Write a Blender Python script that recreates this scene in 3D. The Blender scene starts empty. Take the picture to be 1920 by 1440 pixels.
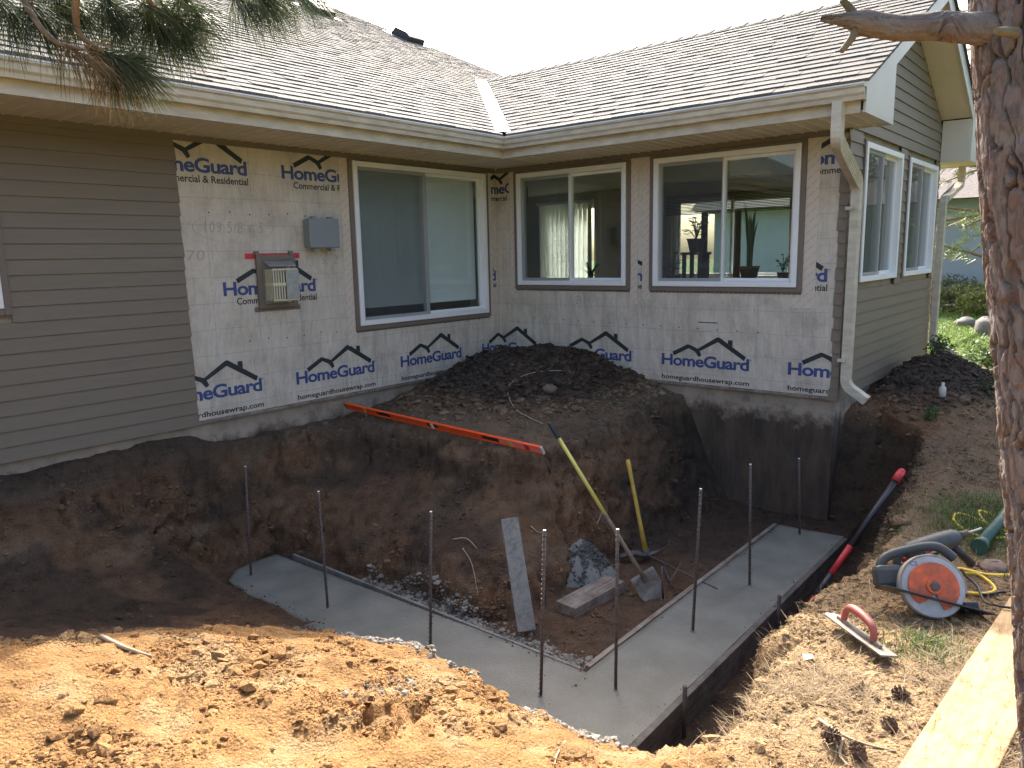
import bpy, bmesh, math, random
import numpy as np
from mathutils import Vector, Matrix
random.seed(7); RNG = np.random.default_rng(11)
R = math.radians
scn = bpy.context.scene
COL = scn.collection

# ------------------------------------------------------------------ camera, sky, sun, exposure
CAM = np.array([-7.431, -6.398, 1.4]); FPX = 1412.05
FW = np.array([0.75683868, 0.63178655, -0.16745437])
RT = np.array([0.63791842, -0.76981126, -0.02123006])
UP = np.array([0.14232113, 0.0907545, 0.98565121])
cd = bpy.data.cameras.new('camera'); cd.sensor_width = 36; cd.lens = 36 * FPX / 1920; cd.clip_start = 0.05; cd.clip_end = 500
cam = bpy.data.objects.new('camera', cd); COL.objects.link(cam); scn.camera = cam
cam.matrix_world = Matrix(((RT[0], UP[0], -FW[0], CAM[0]), (RT[1], UP[1], -FW[1], CAM[1]), (RT[2], UP[2], -FW[2], CAM[2]), (0, 0, 0, 1)))

SUN_AZ, SUN_EL = 38.5, 38.5          # azimuth from +X towards +Y
w = bpy.data.worlds.new('World'); scn.world = w; w.use_nodes = True
wn = w.node_tree.nodes; wl = w.node_tree.links
sky = wn.new('ShaderNodeTexSky'); sky.sky_type = 'NISHITA'; sky.sun_disc = False
sky.sun_elevation = R(SUN_EL); sky.sun_rotation = R(90 - SUN_AZ); sky.air_density = 0.75; sky.dust_density = 5.5; sky.ozone_density = 0.3
wl.new(sky.outputs[0], wn['Background'].inputs[0]); wn['Background'].inputs[1].default_value = 0.15
sd = bpy.data.lights.new('sun', 'SUN'); sd.energy = 2.8; sd.angle = R(0.53); sd.color = (1.0, 0.94, 0.84)
so = bpy.data.objects.new('sun', sd); COL.objects.link(so)
SV = Vector((math.cos(R(SUN_AZ)) * math.cos(R(SUN_EL)), math.sin(R(SUN_AZ)) * math.cos(R(SUN_EL)), math.sin(R(SUN_EL))))
so.rotation_euler = SV.to_track_quat('Z', 'Y').to_euler(); so.location = (0, 0, 20)
vs = scn.view_settings; vs.view_transform = 'Standard'; vs.look = 'None'; vs.gamma = 1; vs.exposure = 1.97
vs.use_curve_mapping = False

# ------------------------------------------------------------------ helpers
def ray(px, py): return FW + RT * (px - 960) / FPX - UP * (py - 720) / FPX
def onz(px, py, z): d = ray(px, py); return Vector(CAM + d * (z - CAM[2]) / d[2])
def onx(px, py, x): d = ray(px, py); return Vector(CAM + d * (x - CAM[0]) / d[0])
def ony(px, py, y): d = ray(px, py); return Vector(CAM + d * (y - CAM[1]) / d[1])
def atd(px, py, t): d = ray(px, py); return Vector(CAM + d / np.hypot(d[0], d[1]) * t)   # at a horizontal distance

def org(o):
    v = Vector((0, 0, 0))
    while o is not None: v += o.location; o = o.parent
    return v
def tag(o, label, cat, group=None):
    o['label'] = label; o['category'] = cat
    if group: o['group'] = group
    return o
def link(name, me, parent=None, kind=None):
    o = bpy.data.objects.new(name, me); COL.objects.link(o)
    if parent is not None: o.parent = parent; o.location = -org(parent) if False else (0, 0, 0)
    if kind: o['kind'] = kind
    return o
def thing(name, loc, label, cat, group=None):
    o = bpy.data.objects.new(name, None); COL.objects.link(o); o.location = loc; o.empty_display_size = .1
    return tag(o, label, cat, group)

class MB:
    def __init__(s): s.v = []; s.f = []; s.c = []; s.sm = []
    def add(s, vs, fs, smooth=False):
        n = len(s.v); s.v += [tuple(v) for v in vs]; s.f += [tuple(i + n for i in f) for f in fs]; s.sm += [smooth] * len(fs)
        return s
    def box(s, a, b, M=None):
        x0, y0, z0 = a; x1, y1, z1 = b
        vs = [Vector(p) for p in ((x0, y0, z0), (x1, y0, z0), (x1, y1, z0), (x0, y1, z0), (x0, y0, z1), (x1, y0, z1), (x1, y1, z1), (x0, y1, z1))]
        if M is not None: vs = [M @ v for v in vs]
        return s.add(vs, [(0, 3, 2, 1), (4, 5, 6, 7), (0, 1, 5, 4), (1, 2, 6, 5), (2, 3, 7, 6), (3, 0, 4, 7)])
    def hexa(s, p):   # 8 points bottom 4, top 4
        return s.add(p, [(0, 3, 2, 1), (4, 5, 6, 7), (0, 1, 5, 4), (1, 2, 6, 5), (2, 3, 7, 6), (3, 0, 4, 7)])
    def prism(s, pts, d, M=None, smooth=False):   # polygon pts (3D) swept along vector d
        n = len(pts); d = Vector(d); a = [Vector(p) for p in pts]; b = [p + d for p in a]
        vs = a + b
        if M is not None: vs = [M @ v for v in vs]
        return s.add(vs, [tuple(range(n - 1, -1, -1)), tuple(range(n, 2 * n))] + [(i, (i + 1) % n, n + (i + 1) % n, n + i) for i in range(n)], smooth)
    def tube(s, path, rad, n=8, cap=True, sx=1.0, smooth=True, M=None, up=None):
        path = [Vector(p) for p in path]
        if not hasattr(rad, '__len__'): rad = [rad] * len(path)
        vs = []; fs = []; prev = None
        for i, p in enumerate(path):
            t = (path[min(i + 1, len(path) - 1)] - path[max(i - 1, 0)]).normalized()
            if prev is None:
                a = Vector(up) if up else (Vector((0, 0, 1)) if abs(t.z) < .9 else Vector((1, 0, 0)))
            else: a = prev
            a = (a - t * a.dot(t)); a = a.normalized() if a.length > 1e-6 else t.orthogonal().normalized()
            prev = a; b = t.cross(a)
            for k in range(n):
                th = 2 * math.pi * (k + .5) / n
                vs.append(p + (a * math.cos(th) + b * math.sin(th) * sx) * rad[i])
        for i in range(len(path) - 1):
            for k in range(n):
                k2 = (k + 1) % n; fs.append((i * n + k, i * n + k2, (i + 1) * n + k2, (i + 1) * n + k))
        if M is not None: vs = [M @ v for v in vs]
        s.add(vs, fs, smooth)
        if cap:
            m = len(s.v) - len(vs); L = (len(path) - 1) * n
            s.f += [tuple(m + k for k in range(n - 1, -1, -1)), tuple(m + L + k for k in range(n))]; s.sm += [False, False]
        return s
    def cyl(s, a, b, r, n=16, r2=None, M=None): return s.tube([a, b], [r, r if r2 is None else r2], n, M=M)
    def ball(s, c, r, nu=12, nv=8, sc=(1, 1, 1), M=None, seed=None, amp=0):
        vs = []; fs = []; c = Vector(c); rr = random.Random(seed)
        for j in range(nv + 1):
            for i in range(nu):
                th = math.pi * j / nv; ph = 2 * math.pi * i / nu; k = r * (1 + (rr.uniform(-amp, amp) if seed is not None else 0))
                vs.append(c + Vector((math.sin(th) * math.cos(ph) * sc[0], math.sin(th) * math.sin(ph) * sc[1], math.cos(th) * sc[2])) * k)
        for j in range(nv):
            for i in range(nu): fs.append((j * nu + i, (j + 1) * nu + i, (j + 1) * nu + (i + 1) % nu, j * nu + (i + 1) % nu))
        if M is not None: vs = [M @ v for v in vs]
        return s.add(vs, fs, True)
    def mesh(s, name, mat, o=Vector((0, 0, 0))):
        me = bpy.data.meshes.new(name); me.from_pydata([(v[0] - o[0], v[1] - o[1], v[2] - o[2]) for v in s.v], [], s.f)
        if mat: me.materials.append(mat)
        me.polygons.foreach_set('use_smooth', s.sm); me.update(); return me
    def build(s, name, mat, parent=None, kind=None, bevel=0, loc=None):
        o = org(parent) if parent is not None else Vector(loc or (0, 0, 0))
        ob = link(name, s.mesh(name, mat, o), parent, kind)
        if parent is None: ob.location = o
        if bevel:
            m = ob.modifiers.new('bevel', 'BEVEL'); m.width = bevel; m.segments = 2; m.limit_method = 'ANGLE'; m.angle_limit = R(40)
        return ob

def np_mesh(name, V, F, mat, smooth=True, parent=None, kind=None, attrs=None):
    """V (n,3); F (m,3) or (m,4) arrays"""
    me = bpy.data.meshes.new(name); V = np.asarray(V, np.float32); F = np.asarray(F, np.int32); k = F.shape[1]
    me.vertices.add(len(V)); me.vertices.foreach_set('co', V.ravel())
    me.loops.add(F.size); me.loops.foreach_set('vertex_index', F.ravel())
    me.polygons.add(len(F)); me.polygons.foreach_set('loop_start', np.arange(0, F.size, k, dtype=np.int32))
    me.polygons.foreach_set('use_smooth', np.full(len(F), smooth))
    me.update(calc_edges=True)
    if attrs:
        for n, a in attrs.items():
            if a.ndim == 1: at = me.attributes.new(n, 'FLOAT', 'POINT'); at.data.foreach_set('value', a.astype(np.float32))
            else: at = me.attributes.new(n, 'FLOAT_COLOR', 'POINT'); at.data.foreach_set('color', np.c_[a, np.ones(len(a))].astype(np.float32).ravel())
    if mat: me.materials.append(mat)
    return link(name, me, parent, kind)

# numpy noise -------------------------------------------------------
def _h(i, j, k, s):
    h = (i.astype(np.int64) * 374761393 + j.astype(np.int64) * 668265263 + k.astype(np.int64) * 2147483647 + s * 974711) & 0xffffffff
    h = ((h ^ (h >> 13)) * 1274126177) & 0xffffffff; h = ((h ^ (h >> 16)) * 2246822519) & 0xffffffff
    return ((h ^ (h >> 15)) & 0xffffff) / float(0xffffff) * 2 - 1
def vnoise(x, y, z=None, s=0):
    if z is None: z = np.zeros_like(x)
    xi, yi, zi = np.floor(x), np.floor(y), np.floor(z); fx, fy, fz = x - xi, y - yi, z - zi
    u, v, t = [f * f * f * (f * (f * 6 - 15) + 10) for f in (fx, fy, fz)]
    r = 0
    for a in (0, 1):
        for b in (0, 1):
            for c in (0, 1):
                r = r + _h(xi + a, yi + b, zi + c, s) * (u if a else 1 - u) * (v if b else 1 - v) * (t if c else 1 - t)
    return r
def fbm(x, y, z=None, sc=1., oct=4, s=0, gain=.5):
    r = 0; a = 1.; n = 0
    for i in range(oct):
        r = r + a * vnoise(x / sc, y / sc, None if z is None else z / sc, s + i * 17); n += a; a *= gain; sc = sc / 2.03
    return r / n
def sst(a, b, t): t = np.clip((t - a) / (b - a), 0, 1); return t * t * (3 - 2 * t)

# ------------------------------------------------------------------ materials
def mat(name): 
    m = bpy.data.materials.new(name); m.use_nodes = True; return m, m.node_tree.nodes, m.node_tree.links, m.node_tree.nodes['Principled BSDF']
def ramp(N, cols, pos=None):
    r = N.new('ShaderNodeValToRGB'); e = r.color_ramp.elements
    pos = pos or [i / (len(cols) - 1) for i in range(len(cols))]
    while len(e) < len(cols): e.new(.5)
    for i, (c, p) in enumerate(zip(cols, pos)): e[i].position = p; e[i].color = (*c, 1)
    return r
def simple(name, c, rough=.6, metal=0, var=.18, scale=8., bump=.0, bscale=60., c2=None, spec=.5, stretch=None, detail=5, coords='Object'):
    m, N, L, P = mat(name)
    tc = N.new('ShaderNodeTexCoord'); src = tc.outputs[coords]
    if stretch:
        mp = N.new('ShaderNodeMapping'); mp.inputs['Scale'].default_value = stretch; L.new(src, mp.inputs[0]); src = mp.outputs[0]
    n = N.new('ShaderNodeTexNoise'); n.inputs['Scale'].default_value = scale; n.inputs['Detail'].default_value = detail; n.inputs['Roughness'].default_value = .65
    L.new(src, n.inputs[0])
    a = tuple(max(0, k * (1 - var)) for k in (c2 or c)); b = tuple(min(1, k * (1 + var)) for k in c)
    r = ramp(N, [a, b], [.3, .7]); L.new(n.outputs[0], r.inputs[0]); L.new(r.outputs[0], P.inputs['Base Color'])
    P.inputs['Roughness'].default_value = rough; P.inputs['Metallic'].default_value = metal; P.inputs['Specular IOR Level'].default_value = spec
    if bump:
        n2 = N.new('ShaderNodeTexNoise'); n2.inputs['Scale'].default_value = bscale; n2.inputs['Detail'].default_value = 6; L.new(src, n2.inputs[0])
        bp = N.new('ShaderNodeBump'); bp.inputs['Strength'].default_value = 1; bp.inputs['Distance'].default_value = bump
        L.new(n2.outputs[0], bp.inputs['Height']); L.new(bp.outputs[0], P.inputs['Normal'])
    return m

M = {}
M['siding'] = simple('siding_taupe', (.186, .148, .104), .55, var=.06, scale=1.5, bump=.0012, bscale=30, stretch=(1, 1, 8))
M['trim_brown'] = simple('trim_brown', (.17, .135, .105), .5, var=.08, scale=4)
M['vinyl'] = simple('vinyl_white', (.8, .8, .78), .35, var=.03, scale=3)
M['cream'] = simple('cream_metal', (.57, .515, .4), .42, var=.12, scale=5, c2=(.48, .43, .335), stretch=(1, 1, 3))
M['soffit'] = simple('soffit_cream', (.62, .565, .46), .5, var=.04, scale=5)
M['fascia_white'] = simple('fascia_white', (.52, .51, .46), .4, var=.04, scale=3)
M['lip'] = simple('lip_white', (.8, .8, .78), .35, var=.04)
M['black_metal'] = simple('black_metal', (.03, .03, .03), .5, var=.2)
def stained_concrete():
    m, N, L, P = mat('concrete_old'); g = N.new('ShaderNodeNewGeometry'); sp = N.new('ShaderNodeSeparateXYZ'); L.new(g.outputs['Position'], sp.inputs[0])
    n = N.new('ShaderNodeTexNoise'); n.inputs['Scale'].default_value = 5; n.inputs['Detail'].default_value = 8; n.inputs['Roughness'].default_value = .7; L.new(g.outputs['Position'], n.inputs[0])
    mp = N.new('ShaderNodeMapping'); mp.inputs['Scale'].default_value = (3, 3, .8); L.new(g.outputs['Position'], mp.inputs[0])
    n2 = N.new('ShaderNodeTexNoise'); n2.inputs['Scale'].default_value = 1.6; n2.inputs['Detail'].default_value = 7; n2.inputs['Roughness'].default_value = .7; L.new(mp.outputs[0], n2.inputs[0])
    r = ramp(N, [(.27, .215, .16), (.42, .345, .26)], [.35, .65]); L.new(n.outputs[0], r.inputs[0])
    r2 = ramp(N, [(.035, .025, .017), (.12, .082, .052)], [.36, .7]); L.new(n2.outputs[0], r2.inputs[0])
    # soil left on the wall below the old grade line
    ad = N.new('ShaderNodeMath'); ad.operation = 'MULTIPLY_ADD'; ad.inputs[1].default_value = .55; L.new(n.outputs[0], ad.inputs[0]); L.new(sp.outputs[2], ad.inputs[2])
    k = N.new('ShaderNodeMapRange'); k.inputs[1].default_value = .12; k.inputs[2].default_value = -.04; k.inputs[3].default_value = .12; k.inputs[4].default_value = .96; L.new(ad.outputs[0], k.inputs[0])
    mx = N.new('ShaderNodeMix'); mx.data_type = 'RGBA'; L.new(k.outputs[0], mx.inputs[0]); L.new(r.outputs[0], mx.inputs[6]); L.new(r2.outputs[0], mx.inputs[7]); L.new(mx.outputs[2], P.inputs['Base Color']); P.inputs['Roughness'].default_value = .95
    bp = N.new('ShaderNodeBump'); bp.inputs['Distance'].default_value = .01; L.new(n.outputs[0], bp.inputs['Height']); L.new(bp.outputs[0], P.inputs['Normal']); return m
M['concrete_old'] = stained_concrete()
M['sheath'] = simple('sheathing', (.3, .24, .16), .8)
M['room'] = simple('room_paint', (.42, .4, .36), .8, var=.04)
M['room_floor'] = simple('room_floor', (.2, .13, .08), .6)
M['blind'] = simple('blind_white', (.82, .82, .79), .5, var=.03)
M['dark_wood'] = simple('dark_wood', (.06, .035, .02), .5, var=.3, scale=6)
M['ink_blue'] = simple('ink_blue', (.04, .07, .2), .6, var=.1)
M['ink_black'] = simple('ink_black', (.02, .028, .03), .6, var=.1)
M['pencil'] = simple('pencil', (.36, .33, .31), .9, var=.1)
M['tape_red'] = simple('tape_red', (.6, .03, .04), .5, var=.1)
M['grey_box'] = simple('grey_box', (.22, .24, .245), .45, var=.05)
M['steel'] = simple('steel_galv', (.42, .42, .4), .55, .7, var=.15, scale=20)
M['vent_tan'] = simple('vent_tan', (.6, .53, .36), .5, var=.08)
M['rebar'] = simple('rebar_rust', (.13, .1, .085), .7, .4, var=.4, scale=40, bump=.001, bscale=90)
M['rebar_tip_glint'] = simple('rebar_tip_glint', (.75, .74, .7), .5)
M['orange'] = simple('orange_paint', (.85, .1, .02), .4, var=.12, scale=10)
M['pink'] = simple('pink_faded', (.85, .25, .22), .4, var=.1)
M['dark_slot'] = simple('dark_slot', (.03, .03, .03), .5)
M['vial'] = simple('vial_green', (.45, .6, .1), .2)
M['wood_yellow'] = simple('handle_yellow', (.55, .36, .06), .45, var=.25, scale=12, stretch=(1, 1, 1))
M['fibre_yellow'] = simple('handle_fibre', (.66, .55, .12), .4, var=.1, scale=12)
M['muddy'] = simple('handle_muddy', (.2, .15, .09), .8, var=.35, scale=20)
M['iron'] = simple('iron_dirty', (.12, .1, .085), .6, .5, var=.4, scale=25, bump=.001)
M['rubber'] = simple('rubber_black', (.02, .02, .02), .5, var=.3, scale=15)
M['red_paint'] = simple('red_paint', (.5, .03, .035), .5, var=.35, scale=25)
M['bar_black'] = simple('bar_black', (.025, .025, .03), .45, var=.4, scale=20)
M['saw_blue'] = simple('saw_blue', (.03, .045, .05), .55, var=.25, scale=15, c2=(.07, .06, .05))
M['drill_grey'] = simple('drill_grey', (.06, .07, .068), .5, var=.3, scale=15)
M['saw_grey'] = simple('saw_grey', (.28, .265, .235), .6, .2, var=.18, scale=11, c2=(.16, .135, .105))
M['saw_orange'] = simple('saw_orange', (.65, .11, .03), .55, var=.2, scale=18, c2=(.3, .1, .05))
M['cord_yellow'] = simple('cord_yellow', (.75, .5, .04), .45, var=.15)
M['pipe_green'] = simple('pipe_green', (.035, .09, .065), .5, var=.35, scale=15)
M['float_grey'] = simple('float_grey', (.29, .27, .235), .65, .2, var=.25, scale=14, c2=(.17, .13, .09))
M['float_red'] = simple('float_red', (.4, .07, .05), .55, var=.25, scale=16, c2=(.24, .1, .07))
M['white_scrap'] = simple('white_scrap', (.55, .55, .5), .7)
M['stone'] = simple('stone', (.17, .12, .085), .85, var=.3, scale=10, bump=.004, bscale=25)
M['stone_grey'] = simple('stone_grey', (.16, .15, .135), .85, var=.3, scale=10, bump=.004, bscale=25)
M['root'] = simple('root_pale', (.38, .3, .2), .85, var=.3, scale=20)
M['twig_red'] = simple('twig_red', (.22, .1, .06), .85, var=.3, scale=20)
M['twig'] = simple('twig', (.2, .14, .09), .9, var=.35, scale=25, bump=.002, bscale=60)
M['twig_dead'] = simple('dead_branch', (.17, .13, .085), .9, var=.45, scale=9, c2=(.16, .17, .1), bump=.006, bscale=25)
M['cone'] = simple('pine_cone', (.13, .08, .05), .85, var=.35, scale=30)
M['wire'] = simple('wire_tan', (.4, .34, .26), .6)
M['plant_dark'] = simple('plant_green', (.03, .07, .02), .5, var=.4, scale=20)
M['pot'] = simple('terracotta', (.1, .05, .035), .7)
M['neigh'] = simple('neighbour_siding', (.34, .38, .4), .55, var=.04, scale=2)
M['neigh_roof'] = simple('neighbour_roof', (.2, .17, .15), .9, var=.3, scale=12)
M['fence_metal'] = simple('fence_metal', (.3, .31, .3), .4, .8)

def wood(name, c1, c2, along=(1, 14, 14), knots=True, dirt=0.):
    m, N, L, P = mat(name); tc = N.new('ShaderNodeTexCoord'); mp = N.new('ShaderNodeMapping'); mp.inputs['Scale'].default_value = along
    L.new(tc.outputs['Object'], mp.inputs[0])
    n = N.new('ShaderNodeTexNoise'); n.inputs['Scale'].default_value = 3; n.inputs['Detail'].default_value = 7; n.inputs['Distortion'].default_value = .8; L.new(mp.outputs[0], n.inputs[0])
    r = ramp(N, [c2, c1, tuple(min(1, k * 1.12) for k in c1)], [.3, .5, .75]); L.new(n.outputs[0], r.inputs[0])
    n2 = N.new('ShaderNodeTexNoise'); n2.inputs['Scale'].default_value = 7; n2.inputs['Detail'].default_value = 8; n2.inputs['Roughness'].default_value = .75; L.new(tc.outputs['Object'], n2.inputs[0])
    r2 = ramp(N, [(0, 0, 0), (1, 1, 1)], [.56 - dirt * .3, .72]); L.new(n2.outputs[0], r2.inputs[0])
    mx = N.new('ShaderNodeMix'); mx.data_type = 'RGBA'; L.new(r2.outputs[0], mx.inputs[0]); L.new(r.outputs[0], mx.inputs[6]); mx.inputs[7].default_value = (c2[0] * .6, c2[1] * .55, c2[2] * .5, 1)
    L.new(mx.outputs[2], P.inputs['Base Color']); P.inputs['Roughness'].default_value = .75
    bp = N.new('ShaderNodeBump'); bp.inputs['Distance'].default_value = .0015; L.new(n.outputs[0], bp.inputs['Height']); L.new(bp.outputs[0], P.inputs['Normal'])
    return m
M['lumber'] = wood('lumber_pine', (.47, .32, .15), (.33, .19, .075), dirt=.25)
M['lumber_wet'] = wood('lumber_weathered', (.3, .25, .2), (.16, .115, .08), dirt=.5)
M['plank_conc'] = wood('plank_concrete_smeared', (.25, .235, .2), (.18, .165, .135), dirt=.35)
M['form_dark'] = wood('form_board', (.15, .13, .11), (.07, .06, .05), dirt=.5)

def wrap_material():
    m, N, L, P = mat('house_wrap'); g = N.new('ShaderNodeNewGeometry'); sp = N.new('ShaderNodeSeparateXYZ'); L.new(g.outputs['Position'], sp.inputs[0])
    def mth(op, a, b=None):
        n = N.new('ShaderNodeMath'); n.operation = op
        for i, q in enumerate((a, b)):
            if q is None: continue
            if isinstance(q, (int, float)): n.inputs[i].default_value = q
            else: L.new(q, n.inputs[i])
        return n.outputs[0]
    u = mth('SUBTRACT', sp.outputs[0], sp.outputs[1]); z = sp.outputs[2]
    wob = N.new('ShaderNodeTexNoise'); wob.inputs['Scale'].default_value = 2.5; wob.inputs['Detail'].default_value = 2; L.new(g.outputs['Position'], wob.inputs[0])
    u = mth('ADD', u, mth('MULTIPLY', wob.outputs[0], .03)); z2 = mth('ADD', z, mth('MULTIPLY', wob.outputs[0], .02))
    lu = mth('LESS_THAN', mth('ABSOLUTE', mth('SUBTRACT', mth('FRACT', mth('DIVIDE', u, .46)), .5)), .006)
    lz = mth('LESS_THAN', mth('ABSOLUTE', mth('SUBTRACT', mth('FRACT', mth('DIVIDE', z2, .232)), .5)), .012)
    ln = mth('MAXIMUM', lu, lz)
    fn = N.new('ShaderNodeTexNoise'); fn.inputs['Scale'].default_value = 30; L.new(g.outputs['Position'], fn.inputs[0])
    ln = mth('MULTIPLY', ln, mth('MULTIPLY', mth('GREATER_THAN', fn.outputs[0], .43), .55))
    n1 = N.new('ShaderNodeTexNoise'); n1.inputs['Scale'].default_value = 3.2; n1.inputs['Detail'].default_value = 9; n1.inputs['Roughness'].default_value = .72; L.new(g.outputs['Position'], n1.inputs[0])
    r = ramp(N, [(.42, .365, .29), (.56, .492, .4), (.64, .572, .475)], [.32, .5, .7]); L.new(n1.outputs[0], r.inputs[0])
    n3 = N.new('ShaderNodeTexNoise'); n3.inputs['Scale'].default_value = 13; n3.inputs['Detail'].default_value = 6; n3.inputs['Roughness'].default_value = .8; L.new(g.outputs['Position'], n3.inputs[0])
    r3 = ramp(N, [(0, 0, 0), (1, 1, 1)], [.56, .72]); L.new(n3.outputs[0], r3.inputs[0])
    m0 = N.new('ShaderNodeMix'); m0.data_type = 'RGBA'; L.new(mth('MULTIPLY', r3.outputs[0], .4), m0.inputs[0]); L.new(r.outputs[0], m0.inputs[6]); m0.inputs[7].default_value = (.33, .33, .325, 1)
    mx = N.new('ShaderNodeMix'); mx.data_type = 'RGBA'; L.new(ln, mx.inputs[0]); L.new(m0.outputs[2], mx.inputs[6]); mx.inputs[7].default_value = (.2, .25, .31, 1)
    L.new(mx.outputs[2], P.inputs['Base Color']); P.inputs['Roughness'].default_value = .6
    wv = N.new('ShaderNodeTexNoise'); wv.inputs['Scale'].default_value = 5; wv.inputs['Detail'].default_value = 5
    mp = N.new('ShaderNodeMapping'); mp.inputs['Scale'].default_value = (1.6, 1.6, .5); L.new(g.outputs['Position'], mp.inputs[0]); L.new(mp.outputs[0], wv.inputs[0])
    bp = N.new('ShaderNodeBump'); bp.inputs['Distance'].default_value = .05; bp.inputs['Strength'].default_value = .8; L.new(wv.outputs[0], bp.inputs['Height']); L.new(bp.outputs[0], P.inputs['Normal'])
    return m
M['wrap'] = wrap_material()
def tape_material():
    m, N, L, P = mat('flashing_tape'); g = N.new('ShaderNodeNewGeometry'); sp = N.new('ShaderNodeSeparateXYZ'); L.new(g.outputs['Position'], sp.inputs[0])
    def mth(op, a, b):
        n = N.new('ShaderNodeMath'); n.operation = op
        for i, q in enumerate((a, b)):
            if isinstance(q, (int, float)): n.inputs[i].default_value = q
            else: L.new(q, n.inputs[i])
        return n.outputs[0]
    u = mth('SUBTRACT', sp.outputs[0], sp.outputs[1])
    d = mth('ADD', mth('MULTIPLY', u, -.9), sp.outputs[2])
    e = mth('ADD', u, mth('MULTIPLY', sp.outputs[2], .9))
    a = mth('LESS_THAN', mth('FRACT', mth('DIVIDE', d, .085), 0), .14)
    b = mth('GREATER_THAN', mth('FRACT', mth('DIVIDE', e, .013), 0), .3)
    c = mth('LESS_THAN', mth('FRACT', mth('DIVIDE', e, .11), 0), .75)
    k = mth('MULTIPLY', mth('MULTIPLY', mth('MULTIPLY', a, b), c), .6)
    mx = N.new('ShaderNodeMix'); mx.data_type = 'RGBA'; L.new(k, mx.inputs[0]); mx.inputs[6].default_value = (.62, .53, .43, 1); mx.inputs[7].default_value = (.22, .22, .24, 1)
    L.new(mx.outputs[2], P.inputs['Base Color']); P.inputs['Roughness'].default_value = .5
    return m
M['tape'] = tape_material()
def glass_material(name, tint, rough=0.0):
    m, N, L, P = mat(name); N.remove(P); out = N['Material Output']
    t = N.new('ShaderNodeBsdfTransparent'); t.inputs[0].default_value = (*tint, 1); gl = N.new('ShaderNodeBsdfGlossy'); gl.inputs['Roughness'].default_value = rough
    lw = N.new('ShaderNodeLayerWeight'); fr = N.new('ShaderNodeMath'); fr.operation = 'POWER'; fr.inputs[1].default_value = 5; L.new(lw.outputs['Facing'], fr.inputs[0])
    ml = N.new('ShaderNodeMath'); ml.operation = 'MULTIPLY_ADD'; ml.inputs[1].default_value = .92; ml.inputs[2].default_value = .06; L.new(fr.outputs[0], ml.inputs[0])
    mx = N.new('ShaderNodeMixShader'); L.new(ml.outputs[0], mx.inputs[0]); L.new(t.outputs[0], mx.inputs[1]); L.new(gl.outputs[0], mx.inputs[2]); L.new(mx.outputs[0], out.inputs[0])
    return m
M['glass'] = glass_material('window_glass', (.91, .955, .95))
M['screen'] = None
m, N, L, P = mat('insect_screen'); M['screen'] = m
P.inputs['Base Color'].default_value = (.06, .065, .07, 1); P.inputs['Roughness'].default_value = .6; P.inputs['Alpha'].default_value = .42

def shingle_material():
    m, N, L, P = mat('asphalt_shingle'); at = N.new('ShaderNodeAttribute'); at.attribute_name = 'tone'
    g = N.new('ShaderNodeNewGeometry'); n = N.new('ShaderNodeTexNoise'); n.inputs['Scale'].default_value = 160; n.inputs['Detail'].default_value = 3; L.new(g.outputs['Position'], n.inputs[0])
    r = ramp(N, [(.066, .061, .055), (.136, .127, .114), (.22, .206, .186)], [.34, .5, .66]); L.new(n.outputs[0], r.inputs[0])
    mx = N.new('ShaderNodeMix'); mx.data_type = 'RGBA'; mx.blend_type = 'MULTIPLY'; mx.inputs[0].default_value = 1; L.new(r.outputs[0], mx.inputs[6]); L.new(at.outputs['Color'], mx.inputs[7])
    L.new(mx.outputs[2], P.inputs['Base Color']); P.inputs['Roughness'].default_value = .9; P.inputs['Specular IOR Level'].default_value = .35
    bp = N.new('ShaderNodeBump'); bp.inputs['Distance'].default_value = .003; L.new(n.outputs[0], bp.inputs['Height']); L.new(bp.outputs[0], P.inputs['Normal'])
    return m
M['shingle'] = shingle_material()

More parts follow.
